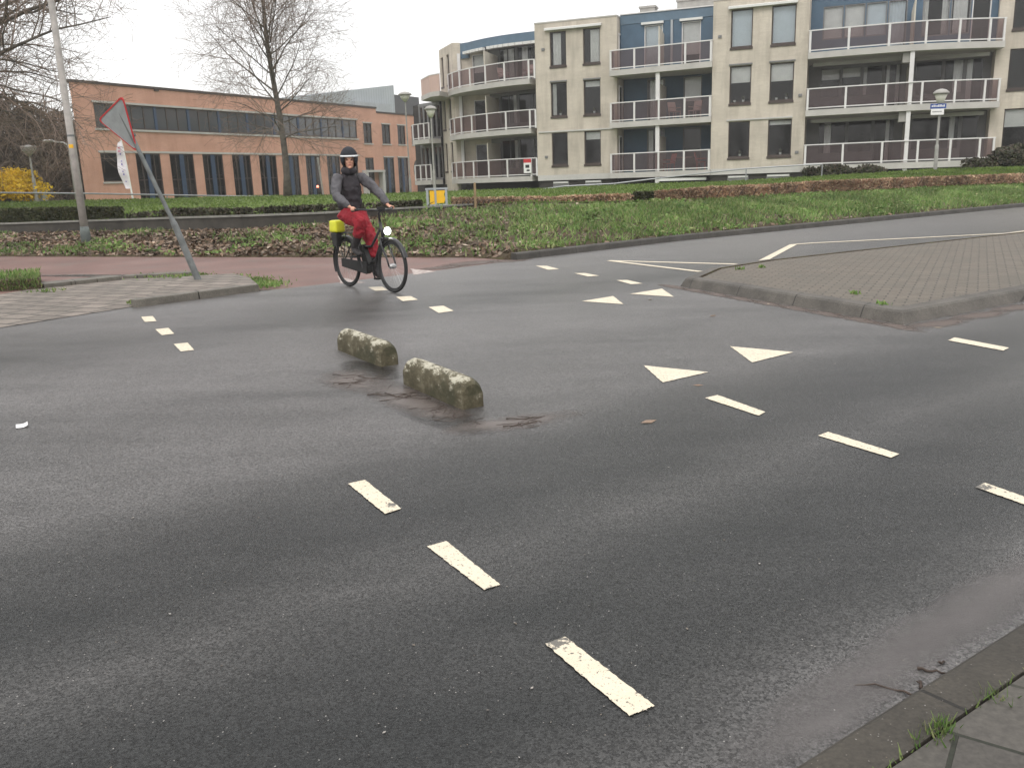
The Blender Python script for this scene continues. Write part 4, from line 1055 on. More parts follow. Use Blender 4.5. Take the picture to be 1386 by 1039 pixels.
# oval window
m = MB(); N = 24; vs = [O.pt(rc[0]+rc[2]*1.25*math.cos(2*math.pi*i/N), .04, rc[1]+rc[3]*1.0*math.sin(2*math.pi*i/N)) for i in range(N)]+[O.pt(rc[0]+rc[2]*math.cos(2*math.pi*i/N), .04, rc[1]+rc[3]*.88*math.sin(2*math.pi*i/N)) for i in range(N)]
vs += [v-O.n*.05 for v in vs[:N]]
m.add(vs, [(i, (i+1) % N, N+(i+1) % N, N+i) for i in range(N)]+[(i, 2*N+i, 2*N+(i+1) % N, (i+1) % N) for i in range(N)]); ow = OP(m, 'oval_window', M['brown_frame'])
m = MB(); m.add([O.pt(rc[0]+rc[2]*math.cos(2*math.pi*i/N), .02, rc[1]+rc[3]*.88*math.sin(2*math.pi*i/N)) for i in range(N)], [tuple(range(N))]); OP(m, 'pane', M['office_glass'], ow)
# small wall light
m = MB(); m.fbox(O, O.u(211, 122)-.15, O.u(211, 122)+.15, 0, .1, O.at(211, 122)[1]-.07, O.at(211, 122)[1]+.07); OP(m, 'wall_light', M['brown_frame'])
# white sloping stair rail and wedge at the right end
st = empty('stair_wall', O.pt(LO+1.2, .8, .8)); tag(st, 'pale sloping stair wall at the right end of the orange building', 'stair wall')
m = MB(); a, b = O.at(573, 262)[0], O.at(590, 236)[0]
m.hexa([O.pt(a-1.2, .9, .4), O.pt(a+1.4, .9, .4), O.pt(a+1.4, .6, .4), O.pt(a-1.2, .6, .4), O.pt(a-1.2, .9, .95), O.pt(a+1.4, .9, 2.9), O.pt(a+1.4, .6, 2.9), O.pt(a-1.2, .6, .95)])
m.build('brick_slope', M['orange_brick'], st, rel=O.pt(LO+1.2, .8, .8))
m = MB(); m.hexa([O.pt(a-1.25, .95, .955), O.pt(a+1.45, .95, 2.945), O.pt(a+1.45, .55, 2.945), O.pt(a-1.25, .55, .955), O.pt(a-1.25, .95, 1.08), O.pt(a+1.45, .95, 3.07), O.pt(a+1.45, .55, 3.07), O.pt(a-1.25, .55, 1.08)])
m.build('coping', M['slab_concrete'], st, rel=O.pt(LO+1.2, .8, .8))
# metal clad building behind
g0, g1 = D(428, 140, 96), D(534, 140, 108); GPl = Plane(g0, g1); LG = (g1-g0).length
gl = GPl.pt(3, -3, .8); gb = empty('clad_building', gl); tag(gb, 'grey metal clad building rising behind the orange office roof', 'building')
zt0 = GPl.at(430, 128)[1]; zt1 = GPl.at(533, 115.5)[1]
a = [GPl.pt(0, 0, 0), GPl.pt(LG, 0, 0), GPl.pt(LG, -10, 0), GPl.pt(0, -10, 0)]
m = MB(); m.hexa([(p.x, p.y, .5) for p in a]+[(a[0].x, a[0].y, zt0), (a[1].x, a[1].y, zt1), (a[2].x, a[2].y, zt1), (a[3].x, a[3].y, zt0)]); m.build('cladding_wall', M['seam_cladding'], gb, rel=gl)
m = MB(); u0 = GPl.at(492, 147)[0]; m.fbox(GPl, u0-2, u0+4.5, .02, .5, 9, GPl.at(495, 139)[1]); m.build('roof_plant', M['grey_metal'], gb, rel=gl)
m = MB(); u1 = GPl.at(535, 140)[0]; m.fbox(GPl, LG+.05, LG+5.5, -8, -.3, .5, GPl.at(545, 129)[1]); m.build('dark_wing', M['dark_cladding'], gb, rel=gl)
# ------------------------------------------------------------------ bare trees
def grow(seed, base, limbs, twig_mb, limb_mb, twig_len=(.5, 1.3), twig_den=3.0, droop=.1, maxd=3, rmin=.008):
    """limbs: list of (polyline points, r0, r1, depth). spawns children recursively"""
    rg = random.Random(seed)
    stack = list(limbs)
    while stack:
        pts, r0, r1, d = stack.pop()
        L = [0]
        for a, b in zip(pts, pts[1:]): L.append(L[-1]+(b-a).length)
        tot = L[-1]
        rs = [r0+(r1-r0)*(x/tot) for x in L]
        (limb_mb if r0 > .035 else twig_mb).tube(pts, rs, 8 if r0 > .12 else (5 if r0 > .035 else 3), cap=r0 > .12)
        if d <= 0: continue
        n = int(tot*twig_den*(1.0 if d == 1 else .6))+1
        for k in range(n):
            s = tot*(.12+.88*(k+rg.random())/n); i = 0
            while i < len(L)-2 and L[i+1] < s: i += 1
            t = (s-L[i])/max(1e-6, L[i+1]-L[i]); p = pts[i].lerp(pts[i+1], t); dirn = (pts[i+1]-pts[i]).normalized()
            rr = rs[i]+(rs[i+1]-rs[i])*t
            side = dirn.orthogonal().normalized(); side.rotate(Matrix.Rotation(rg.uniform(0, 6.283), 3, dirn))
            ang = rg.uniform(.5, 1.05); nd = (dirn*math.cos(ang)+side*math.sin(ang)).normalized()
            ln = min(rg.uniform(*twig_len)*(1.0+.8*(d-1)), .75*(tot-s)+.45*rg.uniform(.6, 1.3)*d)
            if ln < .15: continue
            m = 4 if d > 1 else 3; q = [p]; dd = nd.copy()
            for j in range(m):
                dd = (dd+Vector((rg.gauss(0, .13), rg.gauss(0, .13), rg.gauss(.05, .12)-droop*(j/m)))).normalized(); q.append(q[-1]+dd*(ln/m))
            ra = min(rr*.6, .006+.009*ln*d); stack.append((q, ra, max(rmin*.7, ra*.35), d-1))
def centre_tree():
    b = D(389, 266, 45); b.z -= .1
    t = empty('bare_tree', b); tag(t, 'tall bare tree with spreading fine twigs in front of the orange office', 'tree')
    lm, tw = MB(), MB(); rg = random.Random(3)
    top = b+Vector((-.35, 0, 15.5)); tr = []
    for i in range(14):
        k = i/13; p = b.lerp(top, k)+Vector((.12*math.sin(k*9), .1*math.cos(k*7), 0)); tr.append(p)
    lm.tube(tr, [.165*(1-i/13)**.9+.012+(.07 if i == 0 else 0) for i in range(14)], 10)
    limbs = []
    for i in range(46):
        h = 2.9+ (i/45)*11.6; k = h/15.5; p = b.lerp(top, k)
        az = i*2.399+rg.uniform(-.3, .3); 
        ln = (4.0 if k < .55 else 4.0*(1-(k-.55)*1.35))*rg.uniform(.75, 1.1)
        if i < 6: ln *= .8
        up = rg.uniform(.25, .55) if k < .3 else rg.uniform(.7, 1.15)
        dd = Vector((math.cos(az), math.sin(az), up)).normalized(); q = [p]
        for j in range(6):
            bend = (.06 if k > .3 else -.02)
            dd = (dd+Vector((rg.gauss(0, .1), rg.gauss(0, .1), rg.gauss(bend, .08)))).normalized(); q.append(q[-1]+dd*ln/6)
        r0 = .016+.05*(1-k)*ln/4.3; limbs.append((q, r0, .012, 3))
    grow(7, b, limbs, tw, lm, (.6, 1.4), 3.6, .13, rmin=.008)
    lm.build('trunk', M['bark'], t, rel=b, smooth=True); tw.build('crown', M['twig_bark'], t, rel=b)
centre_tree()
def left_tree():
    Y = 33; b = D(-215, 285, Y); b.z = 1.0
    t = empty('bare_tree', b); tag(t, 'big bare tree reaching in from the left with long low branches behind the mast', 'tree')
    lm, tw = MB(), MB()
    tr = [b+Vector((0, 0, h)) + Vector((.15*math.sin(h), .1*math.cos(h*.7), 0)) for h in (0, 1.5, 3, 5, 7, 9, 11, 13)]
    lm.tube(tr, [.55, .42, .38, .34, .28, .22, .15, .06], 12)
    def L(pts, Ys): return [D(x, y, yy) for (x, y), yy in zip(pts, Ys)]
    def T(h): return b+Vector((0, 0, h))
    S = []
    S.append(([T(5.5)]+L([(-120, 75), (-60, 58), (0, 32), (38, 14), (75, 2), (130, -22), (180, -40)], [33, 33, 33, 33, 32.5, 32, 32]), .15, .02, 3))
    S.append(([T(5)]+L([(-120, 125), (-60, 100), (0, 72), (50, 50), (75, 40), (110, 33), (150, 23)], [32, 32, 32, 31.5, 31.5, 31, 31]), .14, .015, 3))
    S.append(([T(4.2)]+L([(-90, 100), (-40, 96), (0, 97), (40, 98), (62, 104), (92, 114)], [34, 34, 34, 34, 34, 34]), .12, .012, 3))
    S.append(([T(4)]+L([(-90, 110), (-30, 108), (0, 115), (22, 122), (52, 128), (75, 134), (108, 152)], [31, 31, 31, 31, 31, 31, 31]), .12, .012, 3))
    S.append(([T(3.6)]+L([(-90, 118), (-40, 118), (0, 130), (20, 137), (46, 139), (62, 145), (95, 157), (112, 175)], [33, 33, 32.5, 32, 32, 32, 32, 32]), .12, .012, 3))
    S.append(([T(6.5)]+L([(-100, 20), (-30, -4), (30, -30), (100, -60)], [33, 33, 33, 33]), .14, .02, 3))
    S.append(([T(5)]+L([(-100, 80), (-40, 76), (5, 60), (38, 62), (72, 78)], [35, 35, 35, 35, 35]), .1, .012, 3))
    S.append(([T(3.4)]+L([(-80, 150), (-20, 145), (30, 155), (70, 172)], [32, 32, 32, 32]), .1, .012, 3))
    S.append(([T(6)]+L([(-120, 40), (-40, 22), (0, 8), (60, -12), (140, -20)], [36, 36, 36, 36, 36]), .12, .012, 3))
    rg = random.Random(5)
    for i in range(12):
        h = 4+i*.75; az = 1.0+rg.uniform(0, 4.2); q = [T(h)]; dd = Vector((math.cos(az), math.sin(az), .5)).normalized()
        for j in range(6): dd = (dd+Vector((rg.gauss(0, .12), rg.gauss(0, .12), rg.gauss(.02, .1)))).normalized(); q.append(q[-1]+dd*1.0)
        S.append((q, .12, .012, 2))
    grow(21, b, S, tw, lm, (.5, 1.2), 3.3, .06, rmin=.009)
    lm.build('trunk', M['bark'], t, rel=b, smooth=True); tw.build('crown', M['twig_bark'], t, rel=b)
left_tree()
# ------------------------------------------------------------------ woodland behind on the left: one brown mass
def woodland():
    rg = random.Random(9); tw = MB()
    for i in range(420):
        px = rg.uniform(-420, 120); Y = rg.uniform(52, 78) if px < 88 else rg.uniform(65, 80)
        g = D(px, 270, Y); g.z = .9
        edge = interp(px, [(-420, 60), (0, 128), (30, 134), (60, 150), (88, 128), (100, 150), (120, 190)]) 
        topz = D(px, edge+rg.uniform(-6, 60), Y).z
        h = max(3.0, topz-.9)
        lean = Vector((rg.gauss(0, .12), rg.gauss(0, .12), 1)).normalized(); n = 5; q = [g]
        for j in range(n): lean = (lean+Vector((rg.gauss(0, .07), rg.gauss(0, .07), .05))).normalized(); q.append(q[-1]+lean*h/n)
        tw.tube(q, [.09, .07, .05, .04, .03, .015], 4, cap=False)
        for k in range(22):
            s = rg.uniform(.1, 1); p = q[int(s*(n-.001))].lerp(q[int(s*(n-.001))+1], rg.random()); a = rg.uniform(0, 6.283); ln = rg.uniform(.8, 2.0)
            d = Vector((math.cos(a), math.sin(a), rg.uniform(.3, 1.1))).normalized(); e = p+d*ln; e2 = e+(d+Vector((rg.gauss(0, .4), rg.gauss(0, .4), .2))).normalized()*ln*.6
            tw.tube([p, e, e2], [.03, .02, .008], 3, cap=False)
    o = tw.build('woodland', M['wood_twig']); 
    c = []
    for i in range(46000):
        px = rg.uniform(-420, 122); Y = rg.uniform(54, 80) if px < 90 else rg.uniform(65, 80); edge = interp(px, [(-420, 60), (0, 122), (30, 130), (60, 148), (92, 150), (122, 185)])
        k = rg.random(); top = D(px, edge, Y).z; z = .8+(top-.8)*(1-(k**.72))
        p = D(px, 200, Y); c.append((p.x, p.y, z))
    q = leaf_quads(np.array(c), .2, 0, 3.2)
    o2 = fan(q, 'woodland_twigs', M['wood_twig'])
    bm = bmesh.new(); bm.from_mesh(o.data); bm.from_mesh(o2.data); bm.to_mesh(o.data); bm.free(); bpy.data.objects.remove(o2)
    tag(o, 'brown leafless woodland left of the orange office', 'woodland', kind='stuff')
woodland()
# ------------------------------------------------------------------ forsythia
def bush(name, lab, cat, c, r, n, size, mat, stems='twig_dark', flat=0, group=None, lobes=9):
    rg = np.random.RandomState(int(abs(c[0]*13+c[1]*7)) % 9999)
    t = empty(name, c); tag(t, lab, cat, group)
    cs = []; sm = MB()
    for k in range(lobes):
        a = rg.rand()*6.283; rr = .62*np.sqrt(rg.rand()); lc = np.array([np.cos(a)*rr*r[0], np.sin(a)*rr*r[1], r[2]*(.35+.75*rg.rand()*(1-rr*.6))])
        lr = np.array(r)*(.28+.2*rg.rand())
        d = rg.normal(size=(n//lobes, 3)); d /= np.linalg.norm(d, axis=1, keepdims=True); d *= (rg.rand(n//lobes, 1)**.45)
        cs.append(lc+d*lr)
        sm.tube([(0, 0, 0), tuple(lc*.5+np.array([0, 0, .05])), tuple(lc*1.05)], [.035, .02, .008], 4)
    cs = np.concatenate(cs); cs[:, 2] = np.abs(cs[:, 2])
    fan(leaf_quads(cs, size, flat, 1.7), 'foliage', M[mat], t)
    sm.build('stem', M[stems], t)
    return t
p = D(4, 272, 41); bush('forsythia', 'yellow flowering forsythia bush at the left edge behind the grey handrail', 'bush', (p.x, p.y, p.z-.15), (2.5, 1.6, 1.35), 9000, .085, 'forsythia', lobes=22)
# shrubs along the beige building
for (px, py, Y, r, lab) in ((1118, 236, 41, (1.2, .7, .5), 'low dark shrub under the left end of the long balcony row'), (1168, 234, 40.5, (1.2, .7, .45), 'low dark shrub between two leafier shrubs under the long balcony'), (1372, 224, 37.5, (1.4, .9, .85), 'tall ragged shrub against the last bay at the right edge'), (1338, 226, 37.8, (1.2, .8, .5), 'lower shrub just left of the ragged shrub at the right edge')):
    p = D(px, py, Y); bush('shrub', lab, 'shrub', (p.x, p.y, p.z-.2), r, 4200, .09, 'shrub_leaf', lobes=14, group='shrubs along the beige building')
# ------------------------------------------------------------------ hedges
def hedge(name, lab, px0, px1, hfun, depth, mat, den, size, setback=.25, rough=.05, cat='hedge', gaps=0.0, group=None, parent=None):
    s0, s1 = station(px0), station(px1); A = Vector(ST[0]['C']); pts = []
    base = lambda s: (lambda i, k: ST[i]['C'].lerp(ST[i+1]['C'], k))(min(int(s), len(ST)-2), s-min(int(s), len(ST)-2))
    baseB = lambda s: (lambda i, k: ST[i]['B'].lerp(ST[i+1]['B'], k))(min(int(s), len(ST)-2), s-min(int(s), len(ST)-2))
    mid = baseB((s0+s1)/2); L = 0
    N = 60; prev = None; seg = []
    for i in range(N):
        s = s0+(s1-s0)*i/(N-1); p = baseB(s); seg.append(p); L += (p-prev).length if prev else 0; prev = p
    n = int(L*den); C = []
    for _ in range(n):
        k = nrs.rand(); s = s0+(s1-s0)*k; p = baseB(s); w = Vector((p.x, p.y, 0)).normalized()
        px = px0+(px1-px0)*k; h = hfun(px); 
        if gaps and math.sin(p.x*3.1+p.y*2.3)+.6*math.sin(p.x*7.7+1.3) < gaps-1.2: 
            if nrs.rand() < .8: continue
        a = nrs.rand(); bz = p.z-.05
        f = nrs.rand()
        if f < .5: d = setback+rough*nrs.rand(); z = bz+(h-bz)*a
        elif f < .8: d = setback+depth*nrs.rand(); z = h-rough*nrs.rand()
        else: d = setback+depth*nrs.rand(); z = bz+(h-bz)*a
        z += nrs.normal()*.012
        C.append((p.x+w.x*d, p.y+w.y*d, z))
    t = empty(name, (mid.x, mid.y, mid.z)); tag(t, lab, cat, group)
    fan(leaf_quads(np.array(C), size, 0, 1.6), 'foliage', M[mat], t, rel=(mid.x, mid.y, mid.z))
    m = MB()
    for i in range(0, N, 2):
        p = seg[i]; w = Vector((p.x, p.y, 0)).normalized(); q = p+w*(setback+depth*.5); h = hfun(px0+(px1-px0)*i/(N-1))
        for e in (-.12, .08, .2): m.tube([(q.x+e, q.y, q.z-.1), (q.x+e*1.6, q.y, (q.z+h)/2), (q.x+e*2.2, q.y+.05, h-.04)], [.018, .012, .006], 4)
    m.tube([q_+Vector((q_.x, q_.y, 0)).normalized()*(setback+depth*.5)-Vector((0, 0, .08)) for q_ in seg], .01, 4)
    m.build('stems', M['twig_dark'], t, rel=(mid.x, mid.y, mid.z))
    return t
hedge('clipped_hedge', 'neat dark green clipped hedge on the wall at the left, behind the mast', -420, 172, lambda x: interp(x, [(-420, 1.12), (0, 1.1), (172, 1.06)]), .8, 'hedge_leaf', 1700, .06)
def hz(x, y, back=.0): 
    s = station(x); i = min(int(s), len(ST)-2); c = ST[i]['C'].lerp(ST[i+1]['C'], s-i); return D(x, y, c.y+.4).z
LOWT = [(176, 289), (200, 285.5), (235, 281), (290, 281), (330, 280.5), (440, 276), (520, 272.5), (570, 270)]
hedge('low_hedge', 'low patchy green and brown hedge above the wall behind the leaning sign', 176, 572, lambda x: hz(x, interp(x, LOWT)+2), .45, 'shrub_leaf', 750, .07, gaps=.35)
BT = [(608, 268.5), (680, 267.5), (740, 267), (800, 265), (858, 262.5), (884, 261), (940, 256.5), (1000, 252), (1100, 247.5), (1160, 244.5), (1260, 239.5), (1386, 235.5), (1680, 226)]
hedge('beech_hedge', 'russet beech hedge, thin ragged stretch left of the dark gap block', 612, 858, lambda x: hz(x, interp(x, BT)), .4, 'beech_leaf', 900, .065, gaps=.3, group='russet hedge along the verge')
hedge('dark_hedge', 'short dark block of hedge in the middle of the russet hedge', 858, 884, lambda x: hz(x, 260.5), .5, 'hedge_leaf', 2600, .06)
hedge('beech_hedge', 'russet beech hedge, long dense stretch from the dark block to the right edge', 886, 1680, lambda x: hz(x, interp(x, BT)), .55, 'beech_leaf', 1500, .07, group='russet hedge along the verge')
# ------------------------------------------------------------------ grass and leaves on the bank (beyond counting)
C = []; W = []
def wst(u):                                   # sample stations by ground length inside and just outside the frame
    return u
s_lo, s_hi = station(-150), station(1560)
lens = []
for i in range(len(ST)-1): lens.append((ST[i+1]['F']-ST[i]['F']).length)
cum = np.cumsum([0]+lens)
def rs(n): 
    a = np.interp(station(-150), range(len(cum)), cum); b = np.interp(station(1560), range(len(cum)), cum)
    return np.interp(a+(b-a)*nrs.rand(n), cum, range(len(cum)))
def clump(p): return math.sin(p.x*1.7+2.1*math.sin(p.y*.9))*math.sin(p.y*1.9+1.3*math.sin(p.x*.8))
gr = []; hi = []
for s in rs(84000):
    t = nrs.rand(); p = bank_pt(s, t); i = min(int(s), len(ST)-2); px = ST[i]['px']+(ST[i+1]['px']-ST[i]['px'])*(s-i)
    dens = interp(px, [(0, .1), (230, .07), (440, .07), (500, .12), (560, .35), (640, .5), (700, .7), (800, .9), (950, 1.0), (1200, 1.0)])
    # grass thrives up the slope, leaves gather low down
    dens *= .35+.9*min(1, t*1.6) if px > 450 else (1.6 if .08 < t < .38 and px < 215 else .5)
    dens += .35*clump(p)
    if nrs.rand() < dens and not (px > 600 and t > .9): (gr if px < 1000 else hi).append(tuple(p))
gq = blade_quads(np.array(gr), .1, .015, 1.3); hq = blade_quads(np.array(hi), .11, .016, 1.3)
g = fan(np.concatenate([gq, hq]), 'verge_grass', M['grass_blade']); tag(g, 'rough tufted grass growing on the verge bank', 'grass', kind='stuff')
# broad-leaved weeds
wd = []
for s in rs(900):
    t = nrs.rand(); p = bank_pt(s, t); i = min(int(s), len(ST)-2); px = ST[i]['px']+(ST[i+1]['px']-ST[i]['px'])*(s-i)
    if clump(p) > -.05 and (px > 480 or t < .45):
        for _ in range(14): wd.append((p.x+nrs.normal()*.11, p.y+nrs.normal()*.11, p.z+.03+.09*nrs.rand()))
o = fan(leaf_quads(np.array(wd), .065, .3, 1.5), 'verge_weeds', M['grass_blade']); tag(o, 'leafy green weeds dotted over the verge bank', 'weeds', kind='stuff')
lv = []
for s in rs(30000):
    t = nrs.rand(); p = bank_pt(s, t); i = min(int(s), len(ST)-2); px = ST[i]['px']+(ST[i+1]['px']-ST[i]['px'])*(s-i)
    d = interp(px, [(0, .75), (450, 1.0), (640, .8), (720, .4), (780, .18), (900, .1), (1386, .05)])*(1.15-t*.7 if px > 500 else 1)
    if nrs.rand() < d: lv.append((p.x, p.y, p.z+.012+.02*nrs.rand()))
o = fan(leaf_quads(np.array(lv), .09, .55, 1.4), 'dead_leaves', M['dead_leaf']); tag(o, 'brown dead leaves strewn over the bank', 'leaves', kind='stuff')
# short turf on the lawn
lw = []
for s in rs(42000):
    t = nrs.rand(); p = lawn_pt(s, t); lw.append(tuple(p))
o = fan(blade_quads(np.array(lw), .05, .035, .6), 'lawn_grass', M['lawn_blade']); tag(o, 'short green lawn grass in front of the buildings', 'grass', kind='stuff')
# grass tufts by the pavement corner
tf = []
def tuft(c, n, r, stretch=(1, 1)):
    for _ in range(n): tf.append((c.x+nrs.normal()*r*stretch[0], c.y+nrs.normal()*r*stretch[1], c.z))
for (x, y, n, r) in ((300, 376, 240, .18), (330, 380, 420, .22), (352, 384, 420, .18), (366, 387, 160, .12), (240, 373, 90, .22), (200, 374, 60, .2), (262, 374, 120, .2), (183, 410, 60, .05), (62, 394, 60, .12)): tuft(G(x, y, .02), n, r)
for (x, y) in ((1002, 365), (1030, 362.5), (1157, 398), (1195, 413)): tuft(G(x, y, .105), 22, .03)
for (x, y, n, r) in ((1268, 990, 60, .02), (1276, 986, 40, .016), (1350, 944, 22, .02), (1240, 1003, 14, .012)): tuft(G(x, y, .05), n, r)
for i in range(90):
    k = rng.uniform(.0, 1.8); q = KA+KE*k-KN*(.153+rng.gauss(0, .004)); tf.append((q.x, q.y, .048))
q = np.array(tf); near = np.linalg.norm(q[:, :2], axis=1) < 5
o = fan(np.concatenate([blade_quads(q[~near], .035, .014, 1.2), blade_quads(q[near], .022, .0022, 1.0)]), 'kerb_grass', M['grass_blade']); tag(o, 'small grass tufts growing in the pavement joints', 'grass', kind='stuff')
# planted block of earth at the far left of the pavement
p0, p1, p2, p3 = G(-140, 402), G(57, 391), G(56, 379), G(-140, 385)
m = MB(); m.prism([(p.x, p.y) for p in (p0, p1, p2, p3)], -.02, .17)
pb = tag(m.build('turf_block', M['bank_soil'], rel=p1, bevel=.03), 'low block of mossy turf at the left edge of the pavement', 'turf block')
pb['label'] = 'low block of mossy turf at the left edge of the pavement'
tq = []
for _ in range(2600):
    a, b = nrs.rand(), nrs.rand(); p = (p0.lerp(p1, a)).lerp(p3.lerp(p2, a), b); z = .17
    if nrs.rand() < .35: p = p0.lerp(p1, a); z = .17*nrs.rand()
    tq.append((p.x, p.y, z))
o = fan(blade_quads(np.array(tq), .05, .012, 1.0), 'turf', M['grass_blade'], pb, rel=tuple(p1))
# dirt along the road edge behind the bicycle, silt by the blocks and kerbs
def blot(name, pts, z, mat, amp=.05):
    return tag(sheet(name, ragged(pts, amp, 10), z, mat), kind='structure')
# ------------------------------------------------------------------ bare trees on the near side of the road, mirrored in the windows
def near_side():
    rg = random.Random(31); tw = MB()
    for i in range(46):
        x = -75+i*3.1+rg.uniform(-1, 1); y = -34-rg.uniform(0, 10); g = Vector((x, y, 0)); h = rg.uniform(8, 17); q = [g]; lean = Vector((rg.gauss(0, .08), 0, 1)).normalized()
        for j in range(5): lean = (lean+Vector((rg.gauss(0, .06), rg.gauss(0, .06), .05))).normalized(); q.append(q[-1]+lean*h/5)
        tw.tube(q, [.2, .17, .13, .09, .06, .02], 5, cap=False)
        for k in range(60):
            s = rg.uniform(.2, 1); p = q[int(s*4.99)].lerp(q[int(s*4.99)+1], rg.random()); a = rg.uniform(0, 6.283); ln = rg.uniform(1.0, 2.6)*(1.2-s*.5); d = Vector((math.cos(a), math.sin(a), rg.uniform(.1, 1))).normalized(); e = p+d*ln
            tw.tube([p, e, e+(d+Vector((rg.gauss(0, .4), rg.gauss(0, .4), .2))).normalized()*ln*.6], [.06, .04, .02], 3, cap=False)
    o = tw.build('treeline', M['bark']); tag(o, 'row of bare trees on the near side of the road', 'trees', kind='stuff')
near_side()
# ------------------------------------------------------------------ street furniture
def mast():
    b = G(117.5, 331, .2)
    for z in np.linspace(.05, .5, 30):
        q = G(117.5, 331, z)
    b.z = .16; b = D(117.5, 331, 22.3)
    t = empty('mast', b); tag(t, 'tall pale tapering mast with a dark foot on the leafy bank', 'mast')
    m = MB(); m.lathe([(.095, .45), (.085, 3), (.07, 7), (.05, 11.5)], 14); m.build('pole', M['mast_paint'], t, smooth=True)
    m = MB(); m.lathe([(.12, -.3), (.12, .3), (.098, .46)], 14); m.build('foot', M['mast_foot'], t, smooth=True)
    zb = D(101, 184, 22.3).z-b.z
    m = MB(); m.lathe([(.088, zb-.02), (.09, zb), (.088, zb+.03)], 14); m.build('clamp_band', M['galvanised'], t)
    m = MB(); z = D(104, 198, 22.3).z-b.z
    vs = []
    for k in range(5):
        a = -math.pi/2-.7+k*.35; vs += [(math.cos(a)*.0895, math.sin(a)*.0895, z-.045), (math.cos(a)*.0895, math.sin(a)*.0895, z+.045)]
    m.add(vs, [(2*k, 2*k+2, 2*k+3, 2*k+1) for k in range(4)]); st = m.build('sticker', M['sign_yellow'], t); st['label'] = 'small orange sticker'
    m = MB(); m.tube([(0, 0, 11.4), (.2, -.2, 11.9), (.9, -.9, 12.05)], .035, 8); m.build('bracket', M['mast_paint'], t)
    m = MB(); m.hexa([(.8, -1.0, 11.98), (1.0, -.8, 11.98), (1.5, -1.3, 12.0), (1.3, -1.5, 12.0), (.8, -1.0, 12.1), (1.0, -.8, 12.1), (1.5, -1.3, 12.08), (1.3, -1.5, 12.08)]); m.build('lamp_head', M['lamp_cap'], t)
mast()
def yield_sign():
    b = G(272, 378, .085)
    t = empty('yield_sign', b); tag(t, 'yield sign seen from behind on a grey post leaning far to the left', 'road sign')
    top = D(158.5, 143, b.y-.25)                       # leaning top of the post
    ax = (top-b).normalized(); Lp = (top-b).length
    tip = D(183.5, 208, b.y-.22)-b; pax = (D(148.5, 148, b.y-.24)-D(183.5, 204, b.y-.22)).normalized()
    m = MB(); m.tube([Vector((0, 0, -.15)), ax*.9], [.052, .05], 12); m.tube([ax*.9, ax*1.0], [.05, .035], 12); m.tube([ax*.98, ax*Lp], .031, 12)
    m.build('post', M['galvanised'], t, smooth=False)
    # plate plane: edge direction e, hangs point down along the post
    e = Vector((.85, -.53, 0)); e = (e-pax*e.dot(pax)).normalized(); nb = e.cross(pax).normalized()
    if nb.y > 0: nb = -nb                             # back faces the camera side
    s = .83; hgt = s*.866; tipd = tip.dot(ax)
    c0 = tip-nb*.04
    def tri(k, d):                                    # rounded triangle ring
        r = .055*k; out = []
        vs = [(0, 0), (s/2*1.0, hgt), (-s/2, hgt)]; cx, cy = 0, hgt*.667
        vs = [(cx+(x-cx)*k, cy+(y-cy)*k) for x, y in vs]
        for i in range(3):
            a, p, q = Vector(vs[i-1]), Vector(vs[i]), Vector(vs[(i+1) % 3])
            for j in range(5):
                u = j/4; p1 = p+(a-p).normalized()*r*1.7; p2 = p+(q-p).normalized()*r*1.7
                w = p1.lerp(p, u).lerp(p.lerp(p2, u), u); out.append(c0+e*w.x+pax*w.y+nb*d)
        return out
    n = 15
    o1, o2 = tri(1, .0), tri(1, -.014)
    i1 = tri(.915, .0)
    m = MB(); m.add(o1+i1+o2, [(i, (i+1) % n, n+(i+1) % n, n+i) for i in range(n)]+[(i, 2*n+i, 2*n+(i+1) % n, (i+1) % n) for i in range(n)]); m.build('red_border', M['sign_red'], t)
    m = MB(); b1, b2 = tri(.915, -.006), tri(.985, -.031); m.add(b1+i1, [tuple(range(n))]+[(i, (i+1) % n, n+(i+1) % n, n+i) for i in range(n)]); m.build('back_plate', M['sign_back'], t)
    m = MB(); f1 = tri(.72, -.016); m.add(o2+f1, [(i, (i+1) % n, n+(i+1) % n, n+i) for i in range(n)]); m.build('front_border', M['sign_red'], t)
    m = MB(); m.add(f1, [tuple(range(n))]); m.build('front_face', M['sign_white'], t)
    for k in (.35, .72):
        cc = ax*(tipd+hgt*k*.95)-nb*.04; m = MB(); w = .05
        m.hexa([cc-e*w-ax*.02, cc+e*w-ax*.02, cc+e*w-ax*.02+nb*.03, cc-e*w-ax*.02+nb*.03, cc-e*w+ax*.02, cc+e*w+ax*.02, cc+e*w+ax*.02+nb*.03, cc-e*w+ax*.02+nb*.03]); m.build('bracket', M['galvanised'], t)
yield_sign()
